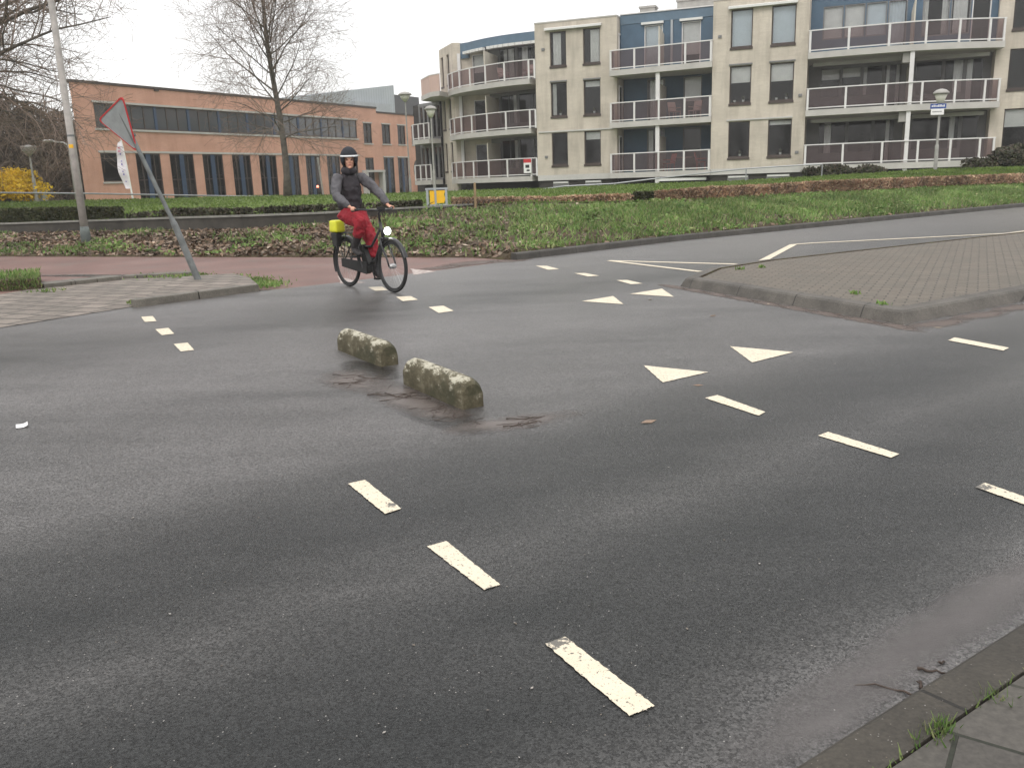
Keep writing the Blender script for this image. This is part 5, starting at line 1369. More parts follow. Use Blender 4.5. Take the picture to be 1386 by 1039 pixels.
def mushroom(px, pyb, pyt, Y, rcap, lab, kind, zb=None):
    b = D(px[0], pyb, Y); tp = D(px[1], pyt, Y); h = tp.z-b.z
    t = empty('street_lamp', b); tag(t, lab, 'street lamp', 'post top lamps on the lawn')
    m = MB(); m.lathe([(.08, -.5), (.075, 1.0), (.047, 1.1), (.038, h-.05)], 12); m.build('pole', M['lamp_post_grey'], t, smooth=False)
    r = rcap
    if kind == 'dish':
        m = MB(); m.lathe([(.05, h-.05), (r*.45, h+.08), (r*.9, h+.24), (r*.92, h+.28)], 20); m.build('lamp_shade', M['lamp_post_grey'], t, smooth=True)
        m = MB(); m.lathe([(r*.94, h+.282), (r, h+.33), (r*.9, h+.4), (.05, h+.44)], 20); m.build('cap', M['lamp_cap'], t, smooth=True)
    else:
        m = MB(); m.lathe([(.05, h-.05), (.12, h), (r*.5, h+.1), (r*.8, h+.34)], 20); m.build('lamp_glass', M['lamp_glass'], t, smooth=True)
        m = MB(); m.lathe([(r*.82, h+.342), (r, h+.36), (r*.98, h+.42), (r*.6, h+.52), (.04, h+.56)], 20); m.build('cap', M['lamp_cap'], t, smooth=True)
    return t, b, h
mushroom((50, 39.5), 273, 210, 40.5, .345, 'dish shaped street lamp in front of the yellow bush', 'dish')
mushroom((556, 550.5), 264, 137, 56, .42, 'tall lantern street lamp in front of the orange office right end', 'lantern')
mushroom((588.5, 588.3), 258, 158, 46.5, .33, 'lantern street lamp rising behind the yellow boards', 'lantern')
t, b, h = mushroom((1265.5, 1268.5), 232, 140, 36.3, .31, 'lantern street lamp carrying the blue street name sign', 'lantern')
# street name plates
sl = D(1270, 148, 36.2); sgn = empty('street_name_sign', sl); tag(sgn, 'blue and white street name plates on the lamp post before the long balconies', 'sign')
x0, x1 = D(1259, 148, 36.15), D(1280.5, 146, 36.15); zt, zm, zb = D(1270, 140.5, 36.15).z, D(1270, 147.3, 36.15).z, D(1270, 155.5, 36.15).z
Ps = Plane(x0, x1); L = (x1-x0).length
m = MB(); m.fbox(Ps, 0, L, -.01, .01, zm+.004, zt); bp = m.build('blue_plate', M['sign_blue'], sgn, rel=sl)
m = MB(); m.fbox(Ps, .04, L-.08, -.01, .01, zb, zm-.004); wp = m.build('white_plate', M['sign_white'], sgn, rel=sl)
m = MB(); rg = random.Random(2); u = .05
while u < L-.1: w = rg.uniform(.02, .045); m.fbox(Ps, u, u+w, .011, .014, zm+.07, zm+.07+rg.choice([.06, .085])); u += w+.018
m.build('lettering', M['sign_white'], bp, rel=sl)
m = MB(); u = .1
while u < L-.16: w = rg.uniform(.015, .04); m.fbox(Ps, u, u+w, .011, .014, zm-.14, zm-.14+.05); u += w+.014
m.build('lettering', M['grey_frame'], wp, rel=sl)
m = MB(); m.fbox(Ps, L*.5-.03, L*.5+.03, -.12, -.01, zb+.05, zb+.1); m.fbox(Ps, L*.5-.03, L*.5+.03, -.12, -.01, zt-.1, zt-.05); m.build('bracket', M['galvanised'], sgn, rel=sl)
# curved arm street lamp
b = D(104, 272, 46); t = empty('arm_street_lamp', b); tag(t, 'slim grey street lamp with a long arm pointing left, beside the mast', 'street lamp')
e = D(65, 191, 46)-b; k = D(90, 193, 46)-b
m = MB(); m.tube([(0, 0, -.4), (0, 0, k.z-.35), (-.06, 0, k.z-.12), (-.25, 0, k.z), (e.x*.6, 0, k.z+.05), (e.x+.2, 0, e.z)], [.075, .055, .05, .045, .04, .035], 10); m.build('pole', M['lamp_post_grey'], t, smooth=True)
m = MB(); m.ell((e.x, 0, e.z+.01), (.3, .12, .07)); m.build('lamp_head', M['lamp_cap'], t, smooth=True)
# blue grey box behind the handrail
b = D(44, 273, 40.9); m = MB(); w = .55
t = empty('cabinet', b); tag(t, 'blue grey cabinet at the foot of the dish shaped lamp', 'cabinet')
m.box(-w, w, -.02, .35, -.3, .42); m.build('cabinet_body', M['sign_back'], t, bevel=.02); m = MB(); m.box(-w-.03, w+.03, -.05, .38, .421, .47); m.build('lid', M['grey_metal'], t)
# beach flag
b = D(180, 269.5, 43.5); t = empty('beach_flag', b); tag(t, 'white feather flag with blue lettering before the orange office', 'flag')
tp = D(163.5, 190, 43.5)-b
m = MB(); m.tube([(0, 0, -.1), (tp.x*.35, 0, tp.z*.5), (tp.x*.7, 0, tp.z*.9), (tp.x*.95, 0, tp.z*1.03), (tp.x*1.15, 0, tp.z*.98)], [.05, .035, .025, .018, .012], 8); m.build('pole', M['sign_white'], t)
fl = MB(); prm = MB(); pk = MB(); n = 14; vs = []
for i in range(n+1):
    k = i/n; z = tp.z*(.18+.82*k); xr = tp.x*(.1+.6*k**1.2) ; wdt = (.14+.33*math.sin(math.pi*(k*.8+.12)))
    vs += [Vector((xr-.02, .02*math.sin(i), z)), Vector((xr-wdt, .05*math.sin(i*.9), z-.1*k))]
for i in range(n): fl.quad(vs[2*i]-Vector((0, .008, 0)), vs[2*i+2]-Vector((0, .008, 0)), vs[2*i+3]-Vector((0, .008, 0)), vs[2*i+1]-Vector((0, .008, 0))); fl.quad(vs[2*i], vs[2*i+1], vs[2*i+3], vs[2*i+2])
clo = fl.build('flag_cloth', M['flag_cloth'], t)
for i, k in enumerate((2, 4, 5, 7, 8, 10)):
    a, c = vs[2*k], vs[2*k+1]; p = a.lerp(c, .4)+Vector((0, -.06, 0)); prm.box(p.x-.05, p.x+.01, p.y-.004, p.y, p.z, p.z+.05+.03*(i % 2))
for k in (11, 12): a, c = vs[2*k], vs[2*k+1]; p = a.lerp(c, .5)+Vector((0, -.06, 0)); pk.box(p.x-.08, p.x+.05, p.y-.004, p.y, p.z-.02, p.z+.06)
prm.build('blue_lettering', M['flag_print'], clo); pk.build('pink_print', M['flag_pink'], clo)
# yellow boards in a grey frame
b = D(592, 279.5, 24.2); t = empty('yellow_board', b); tag(t, 'pair of yellow boards in a grey frame standing on the bank', 'sign board')
w = D(606, 268, 24.2).x-D(577.5, 268, 24.2).x; hh = D(592, 256, 24.2).z-b.z
m = MB(); 
for x in (-w/2, w/2-.06): m.box(x, x+.06, -.03, .03, -.3, hh-.02)
m.box(-w/2-.02, w/2+.02, -.03, .03, hh-.015, hh+.035); m.box(-w/2, w/2, -.028, .028, .02, .06); m.box(-.06, -.015, -.03, .02, .0, hh-.02); m.build('frame', M['grey_metal'], t)
m = MB(); m.box(-w/2+.1, -.065, -.015, .0, .062, hh-.04); pn = m.build('yellow_panel', M['sign_yellow'], t)
m = MB(); m.add([(-.01, -.015, .09), (.19, -.015, .09), (.24, -.015, .2), (.2, -.015, .32), (.25, -.015, hh-.04), (-.01, -.015, hh-.04), (-.01, .0, .09), (.19, .0, .09), (.24, .0, .2), (.2, .0, .32), (.25, .0, hh-.04), (-.01, .0, hh-.04)], [tuple(range(6)), tuple(reversed(range(6, 12)))]+[(i, 6+i, 6+(i+1) % 6, (i+1) % 6) for i in range(6)]); m.build('yellow_panel', M['sign_yellow'], t)
# posts on the lawn
def post(name, px0, py0, px1, py1, Y, r, mat, lab):
    b = D(px0, py0, Y); e = D(px1, py1, Y)-b; m = MB(); m.lathe([(r, -.3), (r, e.z-.05), (r*.6, e.z)], 10)
    for i, v in enumerate(m.v): m.v[i] = (v[0]+e.x*max(0, v[2])/e.z, v[1], v[2])
    o = m.build(name, M[mat]); o.location = b; tag(o, lab, 'post')
post('thin_post', 438, 264, 430, 213, 52, .055, 'lamp_post_grey', 'thin leaning grey post before the office windows, left of the cyclist')
b = D(430, 254, 51.8); m = MB(); m.lathe([(.0, 0), (.06, .0), (.07, .06), (.05, .12), (.0, .13)], 10); o = m.build('warning_light', M['tail_lit']); o.location = b; tag(o, 'tiny glowing orange light beside the thin leaning post', 'light')
post('wood_post', 643.5, 279, 642.5, 247, 24.6, .035, 'wood_post', 'slim wooden stake on the bank right of the yellow boards')
# handrails
def rail(name, pts, posts, lab, mat='handrail_metal', r=.03):
    P = [D(*p) for p in pts]; t = empty(name, P[0]); tag(t, lab, 'handrail')
    m = MB(); m.tube(P, r, 8); m.build('rail', M[mat], t, rel=P[0])
    for px, pt, pb, Y in posts: a, b = D(px, pt, Y), D(px, pb, Y); m = MB(); m.tube([a, Vector((a.x, a.y, b.z-.2))], r*.9, 8); m.build('post', M[mat], t, rel=P[0])
rail('handrail', [(-160, 257, 33), (0, 261, 36), (115, 262, 38), (200, 263.5, 41), (300, 265.3, 44.5), (392, 266.2, 47.5)], [(-100, 258.5, 280, 34.5), (-20, 260.5, 277, 35.7), (226, 264, 270, 42)], 'long thin grey handrail crossing in front of the office at the left', r=.035)
rail('handrail', [(735, 256, 43), (765, 252, 42.6), (832, 248.5, 42.2), (890, 241.5, 41.8), (960, 233.8, 40.6), (1010, 228.3, 39.8), (1090, 223.3, 38.8), (1113, 222.4, 38.6)], [(832, 248.5, 253, 42.2), (1010, 228.3, 246, 39.8), (1113, 222.4, 238, 38.6)], 'thin grey handrail sloping up the lawn before the beige building', r=.03)
m = MB(); a, b = D(600, 262.5, 46), D(670, 258, 46); m.tube([a, b], .05, 8); o = m.build('pipe_rail', M['slab_concrete'], rel=a); tag(o, 'low pale rail on the lawn right of the yellow boards', 'handrail')
m = MB(); a, b = D(536, 264, 52), D(576, 262.5, 52); m.hexa([a+Vector((0, 0, -.3)), b+Vector((0, 0, -.3)), b+Vector((0, .3, -.3)), a+Vector((0, .3, -.3)), a, b, b+Vector((0, .3, 0)), a+Vector((0, .3, 0))]); o = m.build('low_wall', M['slab_concrete'], rel=a); tag(o, 'low pale wall at the foot of the stair by the office end', 'wall')
# ------------------------------------------------------------------ concrete blocks on the road
def block(p0, p1, lab, w, h, seed):
    """half-round topped concrete lane block from p0 to p1 (base centre line)"""
    d = (p1-p0); L = d.length; ang = math.atan2(d.y, d.x); c = (p0+p1)/2; rg = random.Random(seed)
    prof = [(-w/2, 0), (-w/2, h*.45)]+[(-w/2*math.cos(a), h*.45+(h*.55)*math.sin(a)) for a in [math.pi*i/12 for i in range(1, 12)]]+[(w/2, h*.45), (w/2, 0)]
    n = len(prof); bm = bmesh.new(); rings = []
    xs = [0, .02, .06, .1]+[.1+(L-.2)*i/16 for i in range(1, 16)]+[L-.1, L-.06, L-.02, L]
    for x in xs:
        e = min(x, L-x); k = 1 if e >= .1 else .80+.20*math.sqrt(max(0, 1-((.1-e)/.1)**2))
        rings.append([bm.verts.new((x-L/2, y*(k+.15 if k < .85 else 1) if False else y*(.9+.1*(k-.8)/.2), z*(k if z > .02 else 1))) for y, z in prof])
    for a, b in zip(rings, rings[1:]):
        for i in range(n-1): bm.faces.new((a[i], b[i], b[i+1], a[i+1]))
    bm.faces.new(rings[0]); bm.faces.new(list(reversed(rings[-1])))
    bmesh.ops.recalc_face_normals(bm, faces=bm.faces)
    for v in bm.verts:
        if v.co.z > .01:
            k = rg.gauss(0, .0011); v.co += v.normal*k*.6 if v.normal.length else Vector()
    me = bpy.data.meshes.new('concrete_block'); bm.to_mesh(me); bm.free(); me.materials.append(M['lichen_concrete'])
    me.polygons.foreach_set('use_smooth', [True]*len(me.polygons)); me.set_sharp_from_angle(angle=R(32))
    o = bpy.data.objects.new('concrete_block', me); COL.objects.link(o); o.location = (c.x, c.y, .0); o.rotation_euler = (0, 0, ang); tag(o, lab, 'concrete block', 'lichen covered concrete lane blocks'); return o
BW, BH = .165, .195
a, b = G(458, 473), G(517, 496.5); n = Vector((-(b-a).y, (b-a).x, 0)).normalized()
block(a-n*(-BW*.42), b-n*(-BW*.42)*1, 'mossy round topped concrete block farther from the camera, nearer the cyclist', BW, BH, 3)
a, b = G(547, 519), G(628, 554.5); n = Vector((-(b-a).y, (b-a).x, 0)).normalized()
block(a+n*BW*.42, b+n*BW*.42, 'mossy round topped concrete block nearer the camera, with pale lichen patches', BW, BH, 8)
# silt and twigs around them
def blob(name, ctr, mat, z, seed, n=46, irr=.35):
    rg = random.Random(seed); 
    ph = [rg.uniform(0, 6.28) for _ in range(5)]
    pts = []
    for i in range(n):
        a = 2*math.pi*i/n; r = 1+irr*.5*math.sin(2*a+ph[0])+irr*.4*math.sin(3*a+ph[1])+irr*.3*math.sin(7*a+ph[2])+rg.uniform(-.08, .08)
        pts.append((math.cos(a)*r, math.sin(a)*r))
    px, py, rx, ry, tilt = ctr
    q = []
    for u, v in pts:
        x, y = u*rx, v*ry; q.append(G(px+x*math.cos(tilt)-y*math.sin(tilt), py+x*math.sin(tilt)+y*math.cos(tilt)))
    return tag(sheet(name, q, z, mat), kind='structure')
# ---- silt patches: ragged-edged film of mud lying on the asphalt
def film(name, col1, col2, thr=.5, soft=.12, rough=.5, maxa=.85):
    t = NT(name); g = t.n('ShaderNodeTexCoord').outputs['Generated']
    s = t.sep(g); dx = t.math('MULTIPLY', t.math('SUBTRACT', s[0], .5), 2.0); dy = t.math('MULTIPLY', t.math('SUBTRACT', s[1], .5), 2.0)
    r = t.math('SQRT', t.math('ADD', t.math('MULTIPLY', dx, dx), t.math('MULTIPLY', dy, dy)))
    a = t.math('ADD', t.math('SUBTRACT', 1.0, r), t.math('MULTIPLY', t.math('SUBTRACT', t.noise(3.2, 6, rough=.7), .5), 1.5))
    al = t.math('MULTIPLY', t.ramp(a, [(thr-soft, 0.0), (thr+soft, 1.0)]), maxa)
    ed = t.ramp(r, [(.82, 1.0), (.98, 0.0)])
    al = t.math('MULTIPLY', al, ed)
    c = t.mix(t.noise(9, 5, rough=.7), col1, col2)
    t.bump(t.noise(90, 3), .5, .006)
    t.set(c, rough, Alpha=al)
film('silt_film', (.07, .056, .048), (.15, .122, .108), .45, .3, .35, .8)
film('dust_film', (.1, .092, .09), (.16, .147, .143), .4, .5, .6, .6)
film('damp_film', (.022, .021, .02), (.032, .029, .027), .3, .3, .2, .85)
film('dirt_film', (.07, .05, .04), (.13, .1, .085), .4, .25, .7, .85)
def patch(name, px, py, L, W, ang, z, mat):
    c = G(px, py); m = MB(); e = Vector((math.cos(ang), math.sin(ang), 0)); n = Vector((-e.y, e.x, 0))
    m.quad((-L, -W, 0), (L, -W, 0), (L, W, 0), (-L, W, 0)); o = m.build(name, M[mat]); o.location = (c.x, c.y, z); o.rotation_euler = (0, 0, ang); tag(o, kind='structure'); return o
a0 = math.atan2(-.82, .57)
patch('damp_patch', 590, 560, .62, .2, a0, .0014, 'damp_film')
patch('damp_patch', 500, 500, .5, .2, a0, .0018, 'damp_film')
patch('silt_patch', 555, 540, 1.0, .26, a0, .0022, 'silt_film')
patch('silt_patch', 690, 572, .55, .2, .45, .0026, 'silt_film')
patch('silt_patch', 480, 515, .55, .3, a0, .003, 'silt_film')
for px, py, L, W, dz in ((1190, 905, .75, .11, 0), (1300, 835, .8, .13, .0004), (1390, 780, .9, .14, .0008), (1120, 975, .4, .08, .0012)):
    patch('dust_patch', px, py, L, W, KANG, .0015+dz, 'dust_film')
for i in range(9):
    k = i/8; p = cor.lerp(nose, k); q = p+(cor-p)*0; t = (nose-cor).normalized(); n = Vector((t.y, -t.x, 0))
    if n.y > 0: n = -n
    c = p+n*.1; m = MB(); L, W = .45, .14; m.quad((-L, -W, 0), (L, -W, 0), (L, W, 0), (-L, W, 0)); o = m.build('dirt_patch', M['dirt_film']); o.location = (c.x, c.y, .0012+i*.0003); o.rotation_euler = (0, 0, math.atan2(t.y, t.x)); tag(o, kind='structure')
for i in range(5):
    c = cor+rd*(.3+i*.7)+Vector((rd.y, -rd.x, 0))*.16; m = MB(); L, W = .55, .2; m.quad((-L, -W, 0), (L, -W, 0), (L, W, 0), (-L, W, 0)); o = m.build('dirt_patch', M['dirt_film']); o.location = (c.x, c.y, .0016+i*.0003); o.rotation_euler = (0, 0, math.atan2(rd.y, rd.x)); tag(o, kind='structure')
for (px, py, L, W) in ((640, 356, .9, .5), (600, 362, .6, .35), (690, 353, .6, .4)): patch('dirt_patch', px, py, L, W, .8, .0015+px*1e-6, 'dirt_film')
for (px, py, L, W) in ((60, 383, 1.8, .25), (130, 373, 1.8, .22)): patch('damp_patch', px, py, L, W, -.3, .003+px*1e-6, 'damp_film')
# fallen twigs
def twig(px, py, L, ang, r, z, lab, curve=.3, fork=False):
    c = G(px, py, z); m = MB(); e = Vector((math.cos(ang), math.sin(ang), 0)); n = Vector((-e.y, e.x, 0)); k = 6
    P = [Vector((c.x, c.y, z))+e*(L*(i/k-.5))+n*(curve*L*((i/k-.5)**2-.1))+Vector((0, 0, r*.9+.004*math.sin(i*2))) for i in range(k+1)]
    m.tube(P, [r*(1-.55*i/k) for i in range(k+1)], 6)
    if fork: m.tube([P[3], P[3]+n*L*.2+e*L*.12+Vector((0, 0, .004)), P[3]+n*L*.26+e*L*.28], [r*.6, r*.45, r*.2], 5)
    o = m.build('twig', M['twig_dark'], rel=P[3], smooth=True); tag(o, lab, 'twig', 'fallen twigs')
twig(1197, 932, .15, KANG+math.pi-1.05, .0035, .001, 'long curved dark twig in the gutter, leftmost by the near kerb', .5)
twig(1246, 927, .045, KANG+.6, .005, .001, 'short forked dark stub of wood between the curved twig and the kerb', .2, True)
twig(1261, 909, .075, -.35, .0048, .001, 'thick straight dark stick above the forked stub', .1)
twig(1345, 882, .045, -.2, .0042, .001, 'dark curled scrap of bark nearest the right edge in the gutter', .4, True)
twig(1275, 897, .025, .3, .004, .001, 'small dark crumb of wood behind the thick straight stick', .4)
for i, (px, py, L, an, lb) in enumerate(((470, 508, .32, -.2, 'thin twig left of the farther concrete block'), (505, 512, .4, -.5, 'forked thin twig below the farther concrete block'), (530, 534, .42, .1, 'thin twig below the gap between the concrete blocks'), (548, 537, .5, -.55, 'long forked twig left of the nearer concrete block'), (712, 566, .3, .15, 'dark thin twig right of the nearer concrete block'), (700, 575, .22, .5, 'short forked twig lowest right of the nearer concrete block'), (480, 517, .3, .6, 'crossing twig lowest left of the farther block'))):
    twig(px, py, L*.8, an, .0035, .003, lb, .5, i % 2 == 1)
for px, py, lb in ((567, 403-16, None),): pass
# fine tangle of rootlets and stalks washed against the blocks
m = MB(); rg = random.Random(4)
for (px, py, sx, sy, n) in ((485, 512, 28, 8, 15), (540, 534, 32, 9, 20), (585, 555, 22, 6, 9), (710, 570, 20, 7, 13), (600, 566, 30, 8, 10)):
    for _ in range(n):
        c = G(px+rg.gauss(0, sx*.6), py+rg.gauss(0, sy*.6), .004); a = rg.gauss(.1, .9); L = rg.uniform(.04, .16); e = Vector((math.cos(a), math.sin(a), 0)); nn = Vector((-e.y, e.x, 0)); cv = rg.gauss(0, .25)
        m.tube([c-e*L*.5+nn*cv*L*.25, c-e*L*.17, c+e*L*.17+nn*cv*L*.1, c+e*L*.5+nn*cv*L*.4], [.0012, .002, .002, .001], 3, cap=False)
tag(m.build('plant_debris', M['twig_dark']), 'tangled brown stalks and rootlets washed around the concrete blocks', 'debris', kind='stuff')
# white scrap of paper
c = G(30, 578); m = MB(); n = 8
for i in range(n):
    x0, x1 = -.033+.066*i/n, -.033+.066*(i+1)/n; f = lambda x: .004+.012*(x/.033)**2*(1 if x > 0 else .2)
    m.quad((x0, -.03, f(x0)), (x1, -.03, f(x1)), (x1, .03, f(x1)+.01), (x0, .03, f(x0)+.01))
o = m.build('paper_scrap', M['paper'], smooth=True); o.location = (c.x, c.y, .001); o.rotation_euler = (0, 0, .5); tag(o, 'curled white scrap of paper on the asphalt at the left', 'litter')
# pale chips and small leaves spread over the road
ch = []
for (x, y) in ((318, 501), (70, 533), (30, 558), (147, 580), (54, 620), (403, 782), (697, 842), (1028, 762), (698, 843), (686, 793), (468, 552), (700, 556), (1130, 492), (1015, 563), (1022, 459), (860, 478), (1292, 668), (905, 632), (1064, 496), (420, 820), (560, 872), (660, 960), (520, 990), (470, 920), (860, 900), (930, 850), (720, 930), (795, 780), (1110, 760), (80, 760), (180, 700), (300, 900), (230, 830), (150, 1038), (980, 730), (1200, 700), (350, 700), (610, 640)): 
    c = G(x, y, .003); ch.append((c.x, c.y, .003))
for _ in range(520):
    c = G(rng.uniform(0, 1386), rng.uniform(430, 1030), .003); ch.append((c.x, c.y, .003))
for _ in range(260):
    k_ = rng.uniform(-.2, 1.9); q_ = KA+KE*k_-KN*rng.uniform(-.03, .16); ch.append((q_.x, q_.y, .0545 if KN.dot(q_-KA) < -.03 else .003))
ch = np.array(ch); dist = np.linalg.norm(ch[:, :2], axis=1); q = leaf_quads(ch, .009, 1.0, 1.5)
for i in range(len(q)):
    k = 1+.25*dist[i] if i < 38 else .45+.12*dist[i]
    q[i] = ch[i]+(q[i]-ch[i])*k*.55
island('grit', [(.3, .29, .27), (.16, .13, .1), (.4, .38, .36), (.06, .05, .04), (.3, .28, .26)], rough=.8)
o = fan(q, 'grit', M['grit']); tag(o, 'pale grit and tiny chips scattered on the wet road', 'grit', kind='stuff')
dl = []
for (x, y) in ((878, 570), (945, 521), (965, 427), (880, 405), (1040, 411), (1170, 433), (1270, 443), (780, 352), (1135, 425), (1150, 420), (1160, 424)):
    c = G(x, y, .006); dl.append((c.x, c.y, .006))
o = fan(leaf_quads(np.array(dl), .05, .95, 2.0), 'fallen_leaves', M['dead_leaf']); tag(o, 'dark fallen leaves scattered on the road', 'leaves', kind='stuff')

# ------------------------------------------------------------------ bicycle (local: x forward, y left, z up)
BC = Vector((-1.93, 11.92, 0)); HEAD = math.atan2(-.77, .64)
bike = empty('bicycle', BC, HEAD); tag(bike, 'black upright bicycle with glowing headlight being ridden across the road', 'bicycle')
RW = .355; XR, XF = -.60, .60
def wheel(x, steer=0):
    m = MB(); m.torus((x, 0, RW), (0, 1, 0), RW-.022, .022, 48, 8); w = m.build('tyre', M['black_rubber'], bike, smooth=True)
    m = MB(); m.torus((x, 0, RW), (0, 1, 0), RW-.052, .011, 48, 6); m.build('rim', M['black_paint'], w, smooth=True)
    m = MB(); m.lathe([(.025, -.05), (.035, -.03), (.035, .03), (.025, .05)], 12, (x, 0, RW), axis=(0, 1, 0)); m.build('hub', M['steel'], w)
    m = MB()
    for k in range(28):
        a = 2*math.pi*k/28; b = a+(.35 if k % 2 else -.35); s = .03 if k % 4 < 2 else -.03
        m.tube([(x+.03*math.cos(b), s, RW+.03*math.sin(b)), (x+(RW-.05)*math.cos(a), 0, RW+(RW-.05)*math.sin(a))], .0014, 3, cap=False)
    m.build('spokes', M['steel'], w)
    return w
wheel(XR); wheel(XF)
bb = Vector((-.06, 0, .30)); st_ = Vector((-.31, 0, .82)); ht = Vector((.36, 0, .93)); hb = Vector((.42, 0, .70))
m = MB()
m.tube([bb, st_], .018, 10); m.tube([bb+Vector((.02, 0, .03)), Vector((.2, 0, .42)), hb+Vector((-.01, 0, .03))], .026, 10); m.tube([bb.lerp(st_, .55), Vector((.1, 0, .60)), ht+Vector((.01, 0, -.07))], .018, 10)
m.tube([hb, ht], .022, 10)
for s in (-.06, .06): m.tube([bb+Vector((0, s*.4, 0)), (XR, s, RW)], .011, 8); m.tube([st_+Vector((.02, s*.3, -.06)), (XR, s, RW)], .009, 8)
m.build('frame', M['black_paint'], bike, smooth=True)
m = MB(); m.lathe([(.075, -.05), (.085, -.03), (.085, .03), (.075, .05)], 16, bb, axis=(0, 1, 0)); m.hexa([(-.1, -.035, .33), (.06, -.035, .34), (.06, .035, .34), (-.1, .035, .33), (-.2, -.035, .60), (-.1, -.035, .62), (-.1, .035, .62), (-.2, .035, .60)]); m.build('motor', M['black_rubber'], bike)
m = MB()
for s in (-.055, .055): m.tube([hb+Vector((0, s, .02)), hb+Vector((.03, s, -.08)), (XF-.03, s, RW+.08), (XF, s, RW)], [.016, .015, .012, .01], 8)
m.tube([hb+Vector((0, -.055, .02)), hb+Vector((0, .055, .02))], .016, 8); m.build('fork', M['black_paint'], bike, smooth=True)
def guard(x, a0, a1, name):
    m = MB(); n = 22; vs = []
    for i in range(n+1):
        a = a0+(a1-a0)*i/n
        for y, r in ((-.032, RW+.014), (-.018, RW+.026), (.018, RW+.026), (.032, RW+.014)): vs.append((x+r*math.cos(a), y, RW+r*math.sin(a)))
    m.add(vs, [(4*i+j, 4*i+j+1, 4*i+5+j, 4*i+4+j) for i in range(n) for j in range(3)]); g = m.build(name, M['black_paint'], bike, smooth=True); return g
guard(XR, R(15), R(205), 'mudguard'); guard(XF, R(20), R(200), 'mudguard')
# cranks, pedals, chain
CA = -1.25; cr = .17; LP = bb+Vector((cr*math.cos(CA), .14, cr*math.sin(CA))); RP = bb+Vector((-cr*math.cos(CA), -.14, -cr*math.sin(CA)))
for s, p in ((1, LP), (-1, RP)):
    m = MB(); m.tube([bb+Vector((0, .07*s, 0)), Vector((p.x, .085*s, p.z))], [.014, .011], 8); c = m.build('crank', M['black_paint'], bike)
    m = MB(); m.box(p.x-.05, p.x+.05, min(.09*s, .19*s), max(.09*s, .19*s), p.z-.012, p.z+.012); m.build('pedal', M['black_rubber'], c)
m = MB(); m.hexa([(XR-.05, -.075, RW-.06), (bb.x+.1, -.075, bb.z-.08), (bb.x+.1, -.06, bb.z-.08), (XR-.05, -.06, RW-.06), (XR-.05, -.075, RW+.06), (bb.x+.1, -.075, bb.z+.09), (bb.x+.1, -.06, bb.z+.09), (XR-.05, -.06, RW+.06)]); m.build('chain_case', M['black_rubber'], bike, bevel=.01)
# saddle
m = MB(); m.tube([st_, st_+Vector((-.03, 0, .12))], .013, 8); m.build('seat_post', M['steel'], bike)
m = MB(); m.ell((-.40, 0, .965), (.13, .085, .035)); m.ell((-.28, 0, .965), (.12, .035, .028)); m.build('saddle', M['saddle_black'], bike, smooth=True)
# handlebar
GL, GR_ = Vector((.20, .29, 1.10)), Vector((.20, -.29, 1.10))
m = MB(); m.tube([ht, ht+Vector((-.02, 0, .12)), ht+Vector((.05, 0, .16))], .016, 8)
m.tube([GL+Vector((-.05, .0, -.005)), GL+Vector((.06, -.03, .01)), (.38, .17, 1.10), (.41, .06, 1.09), (.41, -.06, 1.09), (.38, -.17, 1.10), GR_+Vector((.06, .03, .01)), GR_+Vector((-.05, 0, -.005))], .012, 8); hbar = m.build('handlebar', M['black_paint'], bike, smooth=True)
m = MB()
for g, s in ((GL, 1), (GR_, -1)): m.tube([g+Vector((-.06, 0, -.006)), g+Vector((.06, -.03*s, .01))], .019, 10)
m.build('grips', M['black_rubber'], hbar, smooth=True)
m = MB(); m.box(.38, .43, -.05, .05, 1.10, 1.13); m.build('display', M['black_rubber'], hbar)
m = MB(); m.tube([(.46, 0, .80), hb+Vector((.02, 0, .06))], .008, 6); m.lathe([(.02, -.05), (.035, -.03), (.042, .02), (.044, .03)], 16, (.50, 0, .82), axis=(1, 0, -.08)); lh = m.build('headlight', M['black_paint'], bike)
m = MB(); m.ell((.532, 0, .818), (.02, .052, .052)); m.build('lens', M['lamp_lit'], lh, smooth=True)
# rack, rear light, stand
m = MB()
for s in (-.055, .055): m.tube([(-.30, s, .77), (-.86, s, .77)], .007, 6); m.tube([(XR, s*1.1, RW), (-.7, s, .77)], .006, 6); m.tube([(XR, s*1.1, RW), (-.5, s, .77)], .006, 6)
for x in (-.86, -.7, -.5, -.32): m.tube([(x, -.055, .77), (x, .055, .77)], .006, 6)
m.build('rear_rack', M['black_paint'], bike)
m = MB(); m.box(-.92, -.88, -.04, .04, .70, .75); m.build('rear_light', M['sign_red'], bike)
# yellow pannier cover hanging on the right of the rack
pl = Vector((-.64, -.10, .80)); pn = empty('pannier', BC); 
bm_ = bike.matrix_basis.copy(); rotm = Matrix.Rotation(HEAD, 3, 'Z')
wp = BC+rotm @ pl; pn.scale = (.88, .88, .9); pn.location = wp; pn.rotation_euler = (0, 0, HEAD); tag(pn, 'bright yellow covered pannier bag hanging on the rear rack of the bicycle', 'bag')
m = MB(); m.hexa([(-.13, -.09, -.02), (.11, -.09, -.02), (.11, .09, -.02), (-.13, .09, -.02), (-.12, -.085, .17), (.1, -.085, .17), (.1, .085, .17), (-.12, .085, .17)]); m.build('yellow_cover', M['bag_yellow'], pn, bevel=.04, seg=3, smooth=True)
m = MB(); m.hexa([(-.08, -.07, -.24), (.06, -.07, -.24), (.06, .02, -.24), (-.08, .02, -.24), (-.11, -.08, -.025), (.09, -.08, -.025), (.09, .03, -.025), (-.11, .03, -.025)]); m.build('bag_body', M['bag_black'], pn, bevel=.02)

